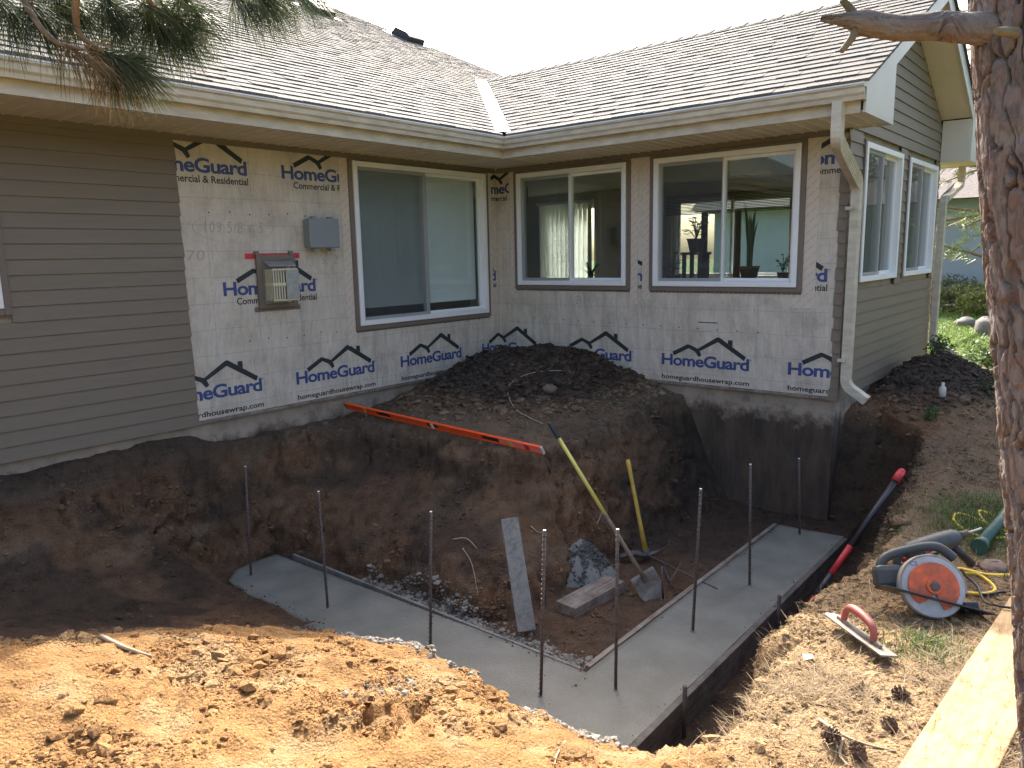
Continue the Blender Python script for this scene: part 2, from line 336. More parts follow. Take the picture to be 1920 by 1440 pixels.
def soil_material(name='soil', attr=True, c=(.2, .13, .08), rel=.012):
    m, N, L, P = mat(name); g = N.new('ShaderNodeNewGeometry')
    n1 = N.new('ShaderNodeTexNoise'); n1.inputs['Scale'].default_value = 9; n1.inputs['Detail'].default_value = 6; n1.inputs['Roughness'].default_value = .72; L.new(g.outputs['Position'], n1.inputs[0])
    r = ramp(N, [(.5, .48, .46), (1, 1, 1), (1.0, 1.0, 1.0)], [.28, .55, .8]); L.new(n1.outputs[0], r.inputs[0])
    n4 = N.new('ShaderNodeTexNoise'); n4.inputs['Scale'].default_value = 140; n4.inputs['Detail'].default_value = 3; L.new(g.outputs['Position'], n4.inputs[0])
    r4 = ramp(N, [(.62, .6, .58), (1, 1, 1)], [.35, .6]); L.new(n4.outputs[0], r4.inputs[0])
    mx = N.new('ShaderNodeMix'); mx.data_type = 'RGBA'; mx.blend_type = 'MULTIPLY'; mx.inputs[0].default_value = 1
    if attr:
        at = N.new('ShaderNodeAttribute'); at.attribute_name = 'soil'; L.new(at.outputs['Color'], mx.inputs[6])
    else: mx.inputs[6].default_value = (*c, 1)
    L.new(r.outputs[0], mx.inputs[7])
    mx2 = N.new('ShaderNodeMix'); mx2.data_type = 'RGBA'; mx2.blend_type = 'MULTIPLY'; mx2.inputs[0].default_value = 1; L.new(mx.outputs[2], mx2.inputs[6]); L.new(r4.outputs[0], mx2.inputs[7])
    L.new(mx2.outputs[2], P.inputs['Base Color']); P.inputs['Roughness'].default_value = .95; P.inputs['Specular IOR Level'].default_value = .2
    n2 = N.new('ShaderNodeTexNoise'); n2.inputs['Scale'].default_value = 38; n2.inputs['Detail'].default_value = 5; n2.inputs['Roughness'].default_value = .7; L.new(g.outputs['Position'], n2.inputs[0])
    v = N.new('ShaderNodeTexVoronoi'); v.inputs['Scale'].default_value = 75; L.new(g.outputs['Position'], v.inputs[0])
    ad = N.new('ShaderNodeMath'); ad.operation = 'MULTIPLY_ADD'; ad.inputs[1].default_value = -.35; L.new(v.outputs[0], ad.inputs[0]); L.new(n2.outputs[0], ad.inputs[2])
    bp = N.new('ShaderNodeBump'); bp.inputs['Distance'].default_value = rel * 1.8; L.new(ad.outputs[0], bp.inputs['Height']); L.new(bp.outputs[0], P.inputs['Normal'])
    return m
M['soil'] = soil_material()
M['clod'] = soil_material('clod', True, rel=.006)
def attr_material(name, attr, rough=.6, sub=0.0):
    m, N, L, P = mat(name); at = N.new('ShaderNodeAttribute'); at.attribute_name = attr
    L.new(at.outputs['Color'], P.inputs['Base Color']); P.inputs['Roughness'].default_value = rough
    if sub:
        out = N['Material Output']; tr = N.new('ShaderNodeBsdfTranslucent'); L.new(at.outputs['Color'], tr.inputs[0])
        ms = N.new('ShaderNodeMixShader'); ms.inputs[0].default_value = sub; L.new(P.outputs[0], ms.inputs[1]); L.new(tr.outputs[0], ms.inputs[2]); L.new(ms.outputs[0], out.inputs[0])
    return m
M['leaf'] = attr_material('leaf', 'tone', .5, .35)
M['straw'] = attr_material('straw', 'tone', .8, .2)
M['bark'] = attr_material('bark', 'tone', .95)
def bark_bump():
    m = M['bark']; N = m.node_tree.nodes; L = m.node_tree.links; P = N['Principled BSDF']
    g = N.new('ShaderNodeNewGeometry'); n = N.new('ShaderNodeTexNoise'); n.inputs['Scale'].default_value = 55; n.inputs['Detail'].default_value = 8; n.inputs['Roughness'].default_value = .7
    mp = N.new('ShaderNodeMapping'); mp.inputs['Scale'].default_value = (1, 1, .45); L.new(g.outputs['Position'], mp.inputs[0]); L.new(mp.outputs[0], n.inputs[0])
    bp = N.new('ShaderNodeBump'); bp.inputs['Distance'].default_value = .012; L.new(n.outputs[0], bp.inputs['Height']); L.new(bp.outputs[0], P.inputs['Normal'])
bark_bump()
def concrete_material():
    m, N, L, P = mat('wet_concrete'); g = N.new('ShaderNodeNewGeometry'); n = N.new('ShaderNodeTexNoise'); n.inputs['Scale'].default_value = 4; n.inputs['Detail'].default_value = 8; L.new(g.outputs['Position'], n.inputs[0])
    r = ramp(N, [(.16, .155, .125), (.195, .19, .157), (.235, .228, .19)], [.3, .5, .72]); L.new(n.outputs[0], r.inputs[0])
    n3 = N.new('ShaderNodeTexNoise'); n3.inputs['Scale'].default_value = 150; n3.inputs['Detail'].default_value = 2; L.new(g.outputs['Position'], n3.inputs[0])
    r3 = ramp(N, [(.75, .75, .74), (1, 1, 1)], [.33, .45]); L.new(n3.outputs[0], r3.inputs[0])
    mx = N.new('ShaderNodeMix'); mx.data_type = 'RGBA'; mx.blend_type = 'MULTIPLY'; mx.inputs[0].default_value = 1; L.new(r.outputs[0], mx.inputs[6]); L.new(r3.outputs[0], mx.inputs[7]); L.new(mx.outputs[2], P.inputs['Base Color'])
    rr = ramp(N, [(.55, .55, .55), (.72, .72, .72)]); L.new(n.outputs[0], rr.inputs[0]); L.new(rr.outputs[0], P.inputs['Roughness'])
    n2 = N.new('ShaderNodeTexNoise'); n2.inputs['Scale'].default_value = 60; n2.inputs['Detail'].default_value = 6; L.new(g.outputs['Position'], n2.inputs[0])
    bp = N.new('ShaderNodeBump'); bp.inputs['Distance'].default_value = .0045; L.new(n2.outputs[0], bp.inputs['Height']); L.new(bp.outputs[0], P.inputs['Normal'])
    return m
M['concrete'] = concrete_material()

# ------------------------------------------------------------------ ground: one sheet with the pit, the block of earth, the mound and the spoil
XK = np.array([-8, -6.6, -5.9, -5.5, -5.15, -4.85, -4.6]); YK = np.array([.3, 0, -.2, -.45, -.8, -1.2, -1.7, -2.4, -3.1, -3.8, -5.0, -5.6])
TAB = np.array([
 [-.13, -.13, -.17, -.35, -.5, -.55, -.45, -.2, 0.0, -.05, -.1, -.15],
 [-.13, -.13, -.18, -.38, -.55, -.62, -.56, -.33, -.09, -.1, -.15, -.2],
 [-.13, -.13, -.2, -.42, -.68, -.8, -.75, -.55, -.3, -.25, -.28, -.3],
 [-.12, -.12, -.2, -.5, -.78, -.92, -.88, -.7, -.47, -.4, -.4, -.35],
 [-.12, -.12, -.25, -.62, -.9, -1.0, -1.0, -.85, -.62, -.52, -.52, -.4],
 [-.11, -.11, -.35, -.85, -1.02, -1.08, -1.08, -1.0, -.88, -.82, -.84, -.7],
 [-.1, -.1, -.5, -1.08, -1.165, -1.17, -1.17, -1.16, -1.14, -1.13, -1.16, -1.05]])
def table(x, y):
    x = np.clip(x, XK[0], XK[-1]); yy = np.clip(-y, -YK[0], -YK[-1]); YN = -YK
    i = np.clip(np.searchsorted(XK, x) - 1, 0, len(XK) - 2); j = np.clip(np.searchsorted(YN, yy) - 1, 0, len(YN) - 2)
    u = (x - XK[i]) / (XK[i + 1] - XK[i]); v = (yy - YN[j]) / (YN[j + 1] - YN[j]); v = v * v * (3 - 2 * v) * .5 + v * .5
    return TAB[i, j] * (1 - u) * (1 - v) + TAB[i + 1, j] * u * (1 - v) + TAB[i, j + 1] * (1 - u) * v + TAB[i + 1, j + 1] * u * v
CREST = np.array([(-4.53, -.25), (-4.53, -4.5), (-5.2, -5.12), (-5.0, -5.22), (-4.2, -5.27), (-3.6, -5.40), (-2.7, -5.38), (-1.43, -5.28), (-.58, -5.14), (.1, -4.9), (.42, -4.5),
                  (.45, -2.62), (-.8, -2.6), (-1.85, -2.62), (-2.36, -2.58), (-2.6, -2.3), (-2.5, -1.2), (-2.75, -.6), (-3.2, -.25), (-3.7, -.06), (-4.3, -.06)])
FLOOR = np.array([(-4.45, -.68), (-4.45, -4.5), (-4.7, -4.85), (-4.0, -4.92), (-.5, -4.9), (.02, -4.66), (.06, -3.15), (-.5, -3.1), (-1.5, -3.05), (-2.5, -2.98), (-3.1, -3.14),
                  (-3.48, -3.05), (-3.6, -2.6), (-3.64, -1.6), (-3.78, -.5)])
def poly_dist(x, y, P):
    inside = np.zeros(x.shape, bool); d = np.full(x.shape, 1e9)
    n = len(P)
    for i in range(n):
        a, b = P[i], P[(i + 1) % n]; e = b - a
        t = np.clip(((x - a[0]) * e[0] + (y - a[1]) * e[1]) / (e @ e), 0, 1)
        d = np.minimum(d, np.hypot(x - a[0] - t * e[0], y - a[1] - t * e[1]))
        c = (a[1] > y) != (b[1] > y)
        with np.errstate(all='ignore'): inside ^= c & (x < (b[0] - a[0]) * (y - a[1]) / (b[1] - a[1] + 1e-12) + a[0])
    return d, inside
def mound(x, y):
    rr = np.sqrt(((x + .35) / 1.5) ** 2 + ((y + .95) / 1.28) ** 2); m = .54 * np.exp(-rr ** 2.6) + .1 * np.exp(-((x + 1.6) / .6) ** 2 - ((y + 1.2) / .8) ** 2)
    return m
def pile(x, y): return .52 * np.exp(-(np.abs((x - 1.9) / 1.25)) ** 2.4 - np.abs((y + 4.75) / .62) ** 2.4)
def height(x, y, fine=True):
    wx = x + .07 * fbm(x, y, sc=.55, oct=3, s=5); wy = y + .07 * fbm(x, y, sc=.55, oct=3, s=9)
    left = table(wx, wy)
    right = -.3 + .05 * fbm(x, y, sc=1.3, oct=2, s=33)
    k = sst(-5.12, -5.45, y)                                   # towards the camera the right bank takes over
    far = sst(-4.3, -4.0, x)
    zc = left * (1 - k) + right * k
    top = -.24 + mound(x, y)
    zc = zc * (1 - far) + (np.where(y < -3.9, right, top)) * far
    zc = np.where(x < -4.3, left * (1 - k) + (-.3 + .16 * sst(-6, -7.5, x)) * k, zc) if False else zc
    dc, ic = poly_dist(wx, wy, CREST); df, iff = poly_dist(wx, wy, FLOOR)
    dout = np.where(ic, dc, 0); din = np.where(iff, 0, df)
    t = dout / (dout + din + 1e-6)
    ledge = sst(-2.2, -2.9, x) * sst(-3.3, -2.9, y)             # the left face of the block bulges out in the middle
    sh = t + .09 * np.sin(t * 2 * math.pi) * (ledge * 1.0 - .2)
    sh = np.clip(sh, 0, 1)
    zb = -1.26 - .14 * sst(-4.47, -4.52, y) * (y > -5.6) * sst(-4.6, -4.3, x)
    zb = zb + .03 * fbm(x, y, sc=.4, oct=3, s=71)
    z = zc * (1 - sh) + zb * sh
    # heap along the gable wall and rolled edge on the right bank
    z = np.where(ic, z, z + pile(x, y))
    z = z + np.where(~ic, .07 * np.exp(-((y + 5.42) / .14) ** 2) * sst(-4.0, -3.0, x) * sst(.5, -.5, x), 0)
    # falls off into lawn far away
    z = z - .12 * sst(5, 9, x)
    if fine:
        pit = np.where(ic, 1., 0.)
        near = sst(-4.4, -5.2, x) * sst(-2.6, -3.2, y)           # tracked, sun-baked spoil in front
        dd = np.hypot(x + 3.5, y + 2.5); fade = 1 - sst(7, 14, dd)
        z = z + .035 * fbm(x, y, sc=.6, oct=3, s=2) * fade * (1 - .6 * pit)
        r = 1 - np.abs(fbm(x, y, sc=.32, oct=4, s=13)) * 2
        z = z + (.020 * fbm(x, y, sc=.16, oct=4, s=3) + .03 * np.clip(r, -1, 1) * near + .03 * near * np.clip(fbm(x, y, sc=.13, oct=3, s=19) - .15, 0, 1)) * fade
        # ruts left by the bucket teeth
        for (cx, cy, ang, ln, wd, n) in ((-5.75, -4.35, .5, .32, .2, 4), (-6.25, -3.75, .9, .25, .2, 3)):
            c, s_ = math.cos(ang), math.sin(ang); a = (x - cx) * c + (y - cy) * s_; b = -(x - cx) * s_ + (y - cy) * c
            z = z - .022 * np.exp(-(a / ln) ** 4 - (b / wd) ** 4) * np.cos(b / wd * math.pi * n / 1.0)
        # mound is lumpy
        lump = sst(.05, .3, mound(x, y)) * (x > -2.7) * (y > -2.7)
        z = z + lump * (.05 * np.clip(fbm(x, y, sc=.17, oct=4, s=41), -.6, 1))
    return z
def axis(a, b, step, lo, hi):
    mid = list(np.arange(a, b + 1e-6, step)); L = []; s = step; p = a
    while p > lo: s *= 1.16; p -= s; L.append(p)
    U = []; s = step; p = mid[-1]
    while p < hi: s *= 1.16; p += s; U.append(p)
    return np.array(L[::-1] + mid + U)
GX = axis(-7.3, .7, .02, -120, 160); GY = axis(-6.9, .05, .02, -120, 160)
gx, gy = np.meshgrid(GX, GY, indexing='ij'); GZ = height(gx, gy)
def tz(x, y):
    i = int(np.clip(np.searchsorted(GX, x) - 1, 0, len(GX) - 2)); j = int(np.clip(np.searchsorted(GY, y) - 1, 0, len(GY) - 2))
    u = (x - GX[i]) / (GX[i + 1] - GX[i]); v = (y - GY[j]) / (GY[j + 1] - GY[j])
    return float(GZ[i, j] * (1 - u) * (1 - v) + GZ[i + 1, j] * u * (1 - v) + GZ[i, j + 1] * (1 - u) * v + GZ[i + 1, j + 1] * u * v)
def tzv(x, y):
    i = np.clip(np.searchsorted(GX, x) - 1, 0, len(GX) - 2); j = np.clip(np.searchsorted(GY, y) - 1, 0, len(GY) - 2)
    u = (x - GX[i]) / (GX[i + 1] - GX[i]); v = (y - GY[j]) / (GY[j + 1] - GY[j])
    return GZ[i, j] * (1 - u) * (1 - v) + GZ[i + 1, j] * u * (1 - v) + GZ[i, j + 1] * (1 - u) * v + GZ[i + 1, j + 1] * u * v
def ground_hit(px, py):
    d = ray(px, py); d = d / np.linalg.norm(d); t = .5
    while t < 60:
        p = CAM + d * t
        if p[2] < tz(p[0], p[1]): break
        t += .02
    return Vector((p[0], p[1], tz(p[0], p[1])))
def soil_colour(x, y, z):
    """kinds of soil: orange-tan clay spoil, brown subsoil, black topsoil, lawn far away; darker mix at the right pit end"""
    x = np.asarray(x, float); y = np.asarray(y, float); z = np.asarray(z, float)
    clay = np.array([.39, .215, .085]); brown = np.array([.17, .108, .066]); black = np.array([.06, .045, .034]); tan = np.array([.42, .29, .155]); lawn = np.array([.11, .17, .035]); red = np.array([.24, .125, .062])
    n = fbm(x, y, z, sc=.7, oct=4, s=51); n2 = fbm(x, y, z, sc=.22, oct=3, s=57)
    c = np.tile(brown, (len(x), 1)).astype(float)
    def mix(c, col, k): k = np.clip(k, 0, 1)[:, None]; return c * (1 - k) + col * k
    lay = fbm(x * .4, y * .4, z * 2.2, sc=.5, oct=4, s=61); c = mix(c, red, (.4 + n * 1.6 + lay * 1.4) * .7); c = mix(c, np.array([.25, .185, .125]), sst(.1, .5, lay + .4 * n2) * .6)
    c = mix(c, black, sst(.0, .3, -n - .7 * lay + .3 * n2) * .6)
    near = sst(-4.45, -5.0, x + .25 * n) * sst(-1.7, -3.0, y + .4 * n)
    c = mix(c, clay, near); c = mix(c, np.array([.45, .31, .16]), near * sst(.0, .5, n2) * .7)
    rb = sst(-5.0, -5.18, y + .1 * n) * sst(-5.4, -4.9, x)
    rd = sst(-3.9, -1.8, x + .5 * n)
    c = mix(c, tan, rb * (1 - .55 * rd)); c = mix(c, black * 1.5, rb * rd * .45)
    moundk = sst(.06, .3, mound(x, y) + .1 * n) * (y > -2.75) * (x > -2.75)
    c = mix(c, black, moundk * .9)
    ht = sst(-.42, -.2, z + .1 * n) * (x > -4.4) * (y > -2.9) * (1 - moundk)
    c = mix(c, np.array([.2, .145, .095]), ht * .6)
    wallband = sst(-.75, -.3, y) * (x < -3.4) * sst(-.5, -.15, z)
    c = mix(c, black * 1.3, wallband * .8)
    c = mix(c, black * 1.1, sst(.12, .3, pile(x, y)))
    c = mix(c, black * 1.1, sst(-1.7, -.4, x + .4 * n) * (y < -2.4) * (y > -5.2) * sst(-.22, -.4, z) * .75)  # near-black mixed in below grade towards the right end of the pit
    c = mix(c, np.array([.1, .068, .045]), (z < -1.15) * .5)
    c = mix(c, np.array([.22, .16, .1]), sst(2.6, 3.4, x) * (y < -3)); c = mix(c, lawn, sst(4.6, 5.6, x + .5 * n)); c = mix(c, lawn, sst(3, 6, y) + sst(-9, -12, y) + sst(-10, -13, x))
    return c
LIMX = None
def build_ground():
    nx, ny = gx.shape; V = np.c_[gx.ravel(), gy.ravel(), GZ.ravel()]
    idx = np.arange(nx * ny).reshape(nx, ny); F = np.c_[idx[:-1, :-1].ravel(), idx[1:, :-1].ravel(), idx[1:, 1:].ravel(), idx[:-1, 1:].ravel()]
    # drop the part under the house
    cxm = V[F].mean(1); keep = ~(((cxm[:, 1] > .03) & (cxm[:, 0] < 3.7) & (cxm[:, 1] < 11) & (cxm[:, 0] > -11.5)) | ((cxm[:, 0] > .03) & (cxm[:, 0] < 3.7) & (cxm[:, 1] > -4.19) & (cxm[:, 1] < .2)))
    F = F[keep]; used = np.unique(F); rm = -np.ones(len(V), int); rm[used] = np.arange(len(used)); V = V[used]; F = rm[F]
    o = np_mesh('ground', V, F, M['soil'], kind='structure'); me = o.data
    bm = bmesh.new(); bm.from_mesh(me)
    for it in range(2):
        es = [e for e in bm.edges if -5.6 < e.verts[0].co.x < .8 and -5.6 < e.verts[0].co.y < .1 and e.calc_length() > .042]
        bmesh.ops.subdivide_edges(bm, edges=es, cuts=1, use_grid_fill=True)
    bm.normal_update(); bm.to_mesh(me); bm.free()
    n = len(me.vertices); co = np.empty(n * 3, np.float32); me.vertices.foreach_get('co', co); co = co.reshape(-1, 3).astype(float)
    nm = np.empty(n * 3, np.float32); me.vertices.foreach_get('normal', nm); nm = nm.reshape(-1, 3)
    x, y, z = co.T
    steep = 1 - sst(.45, .9, nm[:, 2]); loc = (x > -7) & (x < .9) & (y > -5.7) & (y < .05)
    d = .10 * fbm(x, y, z * 1.3, sc=.34, oct=3, s=101) + .11 * (.3 - np.abs(fbm(x, y, z * .8, sc=.2, oct=4, s=111, gain=.62))) + .035 * fbm(x, y, z, sc=.05, oct=3, s=119, gain=.7) - .05 * sst(.06, .0, np.abs(fbm(x * .9, y * .9, z * .5, sc=.3, oct=3, s=147)))
    d = d * steep * loc * sst(.0, -.25, y * 1.0) * sst(.02, -.35, x - .0)
    d = np.where((z < -1.1) & (y < -4.4), np.clip(d, -.02, .02), d)
    co += nm * d[:, None]
    fl = (.011 * fbm(x, y, z, sc=.06, oct=3, s=131, gain=.65) + .012 * np.clip(fbm(x, y, z, sc=.11, oct=3, s=137), 0, 1)) * (np.hypot(x + 4, y + 3) < 5.5)
    co[:, 2] += fl
    me.vertices.foreach_set('co', co.astype(np.float32).ravel())
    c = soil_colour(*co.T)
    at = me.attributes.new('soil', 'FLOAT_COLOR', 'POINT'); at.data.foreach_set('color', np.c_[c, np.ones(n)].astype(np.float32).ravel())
    me.polygons.foreach_set('use_smooth', np.ones(len(me.polygons), bool)); me.update()
    o['label'] = 'bare excavated earth with a deep pit, spoil banks and lawn beyond'
    return o
ground = build_ground()

# ------------------------------------------------------------------ the house
HS = 2.4775; LB = -4.237; WG = 3.882; XS = -4.16; OV = .80; PITCH = .5
ZE = 2.70                                              # roof surface height over the gutter line
house = thing('house', (-4.16, .1, -.1), 'single storey taupe house with brown shingle roof and stripped wrapped walls', 'house')
def cells(us, zs, holes):
    """grid of rectangles covering us x zs without the holes"""
    U = sorted(set([us[0], us[1]] + [h[i] for h in holes for i in (0, 1) if us[0] < h[i] < us[1]])); Z = sorted(set([zs[0], zs[1]] + [h[i] for h in holes for i in (2, 3) if zs[0] < h[i] < zs[1]]))
    out = []
    for a, b in zip(U, U[1:]):
        for c, d in zip(Z, Z[1:]):
            m, n = (a + b) / 2, (c + d) / 2
            if not any(h[0] < m < h[1] and h[2] < n < h[3] for h in holes): out.append((a, b, c, d))
    return out
WA = (-2.2955, -.2338, .6983, 2.4053); WAL = (-7.2, -5.56, 1.1, 2.4)
WB1 = (-1.9187, -.3584, 1.0418, 2.39); WB2 = (-3.826, -2.2633, 1.0418, 2.39)
WG1 = (.4512, 1.8587, 1.0725, 2.4031); WG2 = (2.1975, 3.66, 1.0725, 2.4031)
WF1 = (.98, 2.1, .2, 2.28); WF2 = (-2.42, -.5, .98, 2.25)
wl_ = MB()
for a, b, c, d in cells((-11.5, -.0), (-.03, 2.62), [WA, WAL]): wl_.box((a, .005, c), (b, .15, d))
wl_.build('wall', M['sheath'], house)
wl_ = MB()
for a, b, c, d in cells((LB + .02, .0), (-.03, 2.62), [WB1, WB2]): wl_.box((.005, a, c), (.15, b, d))
wl_.build('wall', M['sheath'], house)
wl_ = MB()
for a, b, c, d in cells((.15, WG - .15), (-.03, 2.62), [WG1, WG2]): wl_.box((a, LB + .02, c), (b, LB + .15, d))
wl_.prism([(.0, LB + .02, 2.62), (WG, LB + .02, 2.62), (WG / 2, LB + .02, 3.98)], (0, .1, 0))
wl_.build('wall', M['sheath'], house)
wl_ = MB()
for a, b, c, d in cells((LB + .02, 5.0), (-.03, 2.62), [WF1, WF2]): wl_.box((WG - .15, a, c), (WG, b, d))
wl_.box((-11.5, 10.5, -.03), (WG, 10.6, 2.62)).box((-11.6, .15, -.03), (-11.5, 10.5, 2.62)).box((WG - .15, 5.0, -.03), (WG, 10.5, 2.62))
wl_.build('wall', M['sheath'], house)
# rooms (paint inside, ceiling and floor)
rm = MB()
rm.box((-11.4, .16, 2.46), (WG - .16, 10.4, 2.5)).box((.16, LB + .16, 2.46), (WG - .16, .155, 2.5))
rm.build('room_ceiling', M['room'], house)
MB().box((-11.4, .16, .0), (WG - .16, 10.4, .03)).box((.16, LB + .16, .0), (WG - .16, .155, .03)).build('room_floor', M['room_floor'], house)
rw = MB(); rw.box((-3.2, .16, .03), (-3.1, 4, 2.46)).box((-.0, .5, .03), (.1, 4, 2.46)).box((-3.1, 4, .03), (2.6, 4.1, 2.46))
for a, b, c, d in cells((LB + .2, 3.9), (.03, 2.46), [WF1, WF2]): rw.box((WG - .17, a, c), (WG - .155, b, d))
rw.build('room_wall', M['room'], house)
# foundation
MB().box((-11.5, .03, -1.9), (-.0, .26, -.035)).build('foundation', M['concrete_old'], house)
MB().box((.03, LB + .03, -1.9), (.26, .02, -.035)).build('foundation', M['concrete_old'], house)
MB().box((.27, LB + .03, -1.9), (WG - .03, LB + .26, -.035)).build('foundation', M['concrete_old'], house)
# ---- house wrap with its print
wr = MB()
for a, b, c, d in cells((XS - .12, -.004), (.0, 2.44), [WA]): wr.box((a, -.004, c), (b, .003, d))
wrapA = wr.build('house_wrap', M['wrap'], house)
wr = MB()
for a, b, c, d in cells((LB + .0, -.006), (.0, 2.44), [WB1, WB2]): wr.box((-.004, a, c), (.003, b, d))
wrapB = wr.build('house_wrap', M['wrap'], house)
_fc = {}
def text_mesh(s, width, bold=.0, spacing=1.0, material=None, height=None, shear=0):
    key = (s, width, bold, material.name, height)
    if key in _fc: return _fc[key]
    cu = bpy.data.curves.new('t', 'FONT'); cu.body = s; cu.size = 1; cu.offset = bold; cu.space_character = spacing; cu.resolution_u = 3; cu.shear = shear
    ob = bpy.data.objects.new('t', cu); COL.objects.link(ob); dg = bpy.context.evaluated_depsgraph_get(); dg.update()
    me = bpy.data.meshes.new_from_object(ob.evaluated_get(dg)); bpy.data.objects.remove(ob)
    co = np.empty(len(me.vertices) * 3, np.float32); me.vertices.foreach_get('co', co); co = co.reshape(-1, 3)
    co[:, 0] -= co[:, 0].min(); k = width / co[:, 0].max(); co[:, 0] *= k
    co[:, 1] *= (k if height is None else height / .69)
    me.vertices.foreach_set('co', co.ravel()); me.materials.clear(); me.materials.append(material); me.name = 'lettering'; me.update()
    _fc[key] = me; return me
MAT_A = Matrix(((1, 0, 0, 0), (0, 0, -1, 0), (0, 1, 0, 0), (0, 0, 0, 1)))        # text x -> +X, y -> +Z, facing -Y
MAT_B = Matrix(((0, 0, -1, 0), (-1, 0, 0, 0), (0, 1, 0, 0), (0, 0, 0, 1)))       # text x -> -Y, y -> +Z, facing -X
HOLES = {'A': [WA], 'B': [WB1, WB2]}
def clipped(me, u, z, wall):
    co = np.empty(len(me.vertices) * 3, np.float32); me.vertices.foreach_get('co', co); co = co.reshape(-1, 3); lo = co.min(0); hi = co.max(0)
    rects = [(h[0], h[1], h[2], h[3]) if wall == 'A' else (-h[1], -h[0], h[2], h[3]) for h in HOLES[wall]] + [(-LB - .005, 99, -9, 9)]
    rects = [(r[0] - u, r[1] - u, r[2] - z, r[3] - z) for r in rects]; rects = [r for r in rects if r[0] < hi[0] and r[1] > lo[0] and r[2] < hi[1] and r[3] > lo[1]]
    if not rects: return me
    bm = bmesh.new(); bm.from_mesh(me)
    for r in rects:
        for c, n in (((r[0], 0, 0), (1, 0, 0)), ((r[1], 0, 0), (1, 0, 0)), ((0, r[2], 0), (0, 1, 0)), ((0, r[3], 0), (0, 1, 0))):
            bmesh.ops.bisect_plane(bm, geom=bm.verts[:] + bm.edges[:] + bm.faces[:], plane_co=c, plane_no=n)
        dl = [f for f in bm.faces if r[0] < f.calc_center_median().x < r[1] and r[2] < f.calc_center_median().y < r[3]]
        bmesh.ops.delete(bm, geom=dl, context='FACES')
    if not bm.faces: bm.free(); return None
    m2 = bpy.data.meshes.new('lettering'); bm.to_mesh(m2); bm.free(); m2.materials.append(me.materials[0]); return m2
def put(me, name, M4, pos, parent, wall=None):
    if wall:
        src = me; me = clipped(me, pos[0] if wall == 'A' else -pos[1], pos[2], wall)
        if me is None: return
        if name == 'emblem' and me is not src:          # a cut emblem leaves separate pieces
            bm = bmesh.new(); bm.from_mesh(me); fs = sorted(bm.faces, key=lambda f: min(v.co.x for v in f.verts)); grp = []; edge = -9
            for f in fs:
                lo, hi = min(v.co.x for v in f.verts), max(v.co.x for v in f.verts)
                if lo > edge + .004: grp.append([])
                grp[-1].append([tuple(v.co) for v in f.verts]); edge = max(edge, hi)
            bm.free()
            if len(grp) > 1:
                for g_ in grp[1:]:
                    mb = MB(); [mb.add(f, [tuple(range(len(f)))]) for f in g_]; put(mb.mesh('emblem', M['ink_black']), name, M4, pos, parent)
                mb = MB(); [mb.add(f, [tuple(range(len(f)))]) for f in grp[0]]; me = mb.mesh('emblem', M['ink_black'])
    o = link(name, me, parent); mw = M4.copy(); o.rotation_euler = mw.to_euler(); o.location = Vector(pos) - org(parent); return o
rf = MB()
def bar2(p, q, wd):
    p = Vector((p[0], p[1], 0)); q = Vector((q[0], q[1], 0)); d = (q - p).normalized(); n = Vector((-d.y, d.x, 0)) * wd / 2
    return [p + n, p - n, q - n, q + n]
def poly(mb, pts): mb.add([(p[0], p[1], 0) for p in pts], [tuple(range(len(pts)))])
# double-roof emblem over the wordmark: a small gable, a big gable, a chimney
poly(rf, [(.13, .155), (.15, .115), (.325, .205), (.325, .245), (.305, .245)])
poly(rf, [(.325, .245), (.325, .205), (.40, .168), (.44, .115), (.472, .135), (.45, .182), (.472, .19), (.452, .22), (.43, .205)])
poly(rf, [(.452, .22), (.472, .19), (.655, .288), (.655, .338), (.64, .335)])
poly(rf, [(.655, .338), (.655, .288), (.945, .108), (.965, .15), (.67, .338)])
poly(rf, [(.765, .278), (.815, .247), (.815, .315), (.765, .315)])
ROOFM = rf.mesh('emblem', M['ink_black'])
TXT = text_mesh('HomeGuard', 1.0, .028, .93, M['ink_blue'], .118)
URL = text_mesh('homeguardhousewrap.com', 1.0, .022, 1.02, M['ink_black'], .048)
COM = text_mesh('Commercial & Residential', .88, .018, 1.0, M['ink_black'], .06)
RSM = text_mesh('®', .022, 0, 1, M['ink_blue'], .02)
def logo(u, row):
    base = {0: .185, 1: 1.10, 2: 2.178}[row]
    for wall in ('A', 'B'):
        if wall == 'A' and u > -.02: continue
        if wall == 'B' and (u < -1.0): continue
        f = (lambda uu, zz, k=.0: (uu, -.0055 - k, zz)) if wall == 'A' else (lambda uu, zz, k=.0: (-.0055 - k, -uu, zz))
        P4 = MAT_A if wall == 'A' else MAT_B; par = wrapA if wall == 'A' else wrapB
        put(TXT, 'lettering', P4, f(u, base), par, wall); put(ROOFM, 'emblem', P4, f(u, base - .01, .0004), par, wall); put(RSM, 'lettering', P4, f(u + 1.005, base + .1), par, wall)
        if row == 0: put(URL, 'lettering', P4, f(u + .005, .028), par, wall)
        else: put(COM, 'lettering', P4, f(u + .125, base - .088), par, wall)
for u in (-4.505, -3.12, -1.735, -.35, .985, 2.372, 3.77): logo(u, 0)
for u in (-3.82, -2.435, -1.05, .335, 1.72, 3.105): logo(u, 1)
for u in (-4.49, -3.125, -1.74, -.355, 1.03, 2.4, 3.78): logo(u, 2)
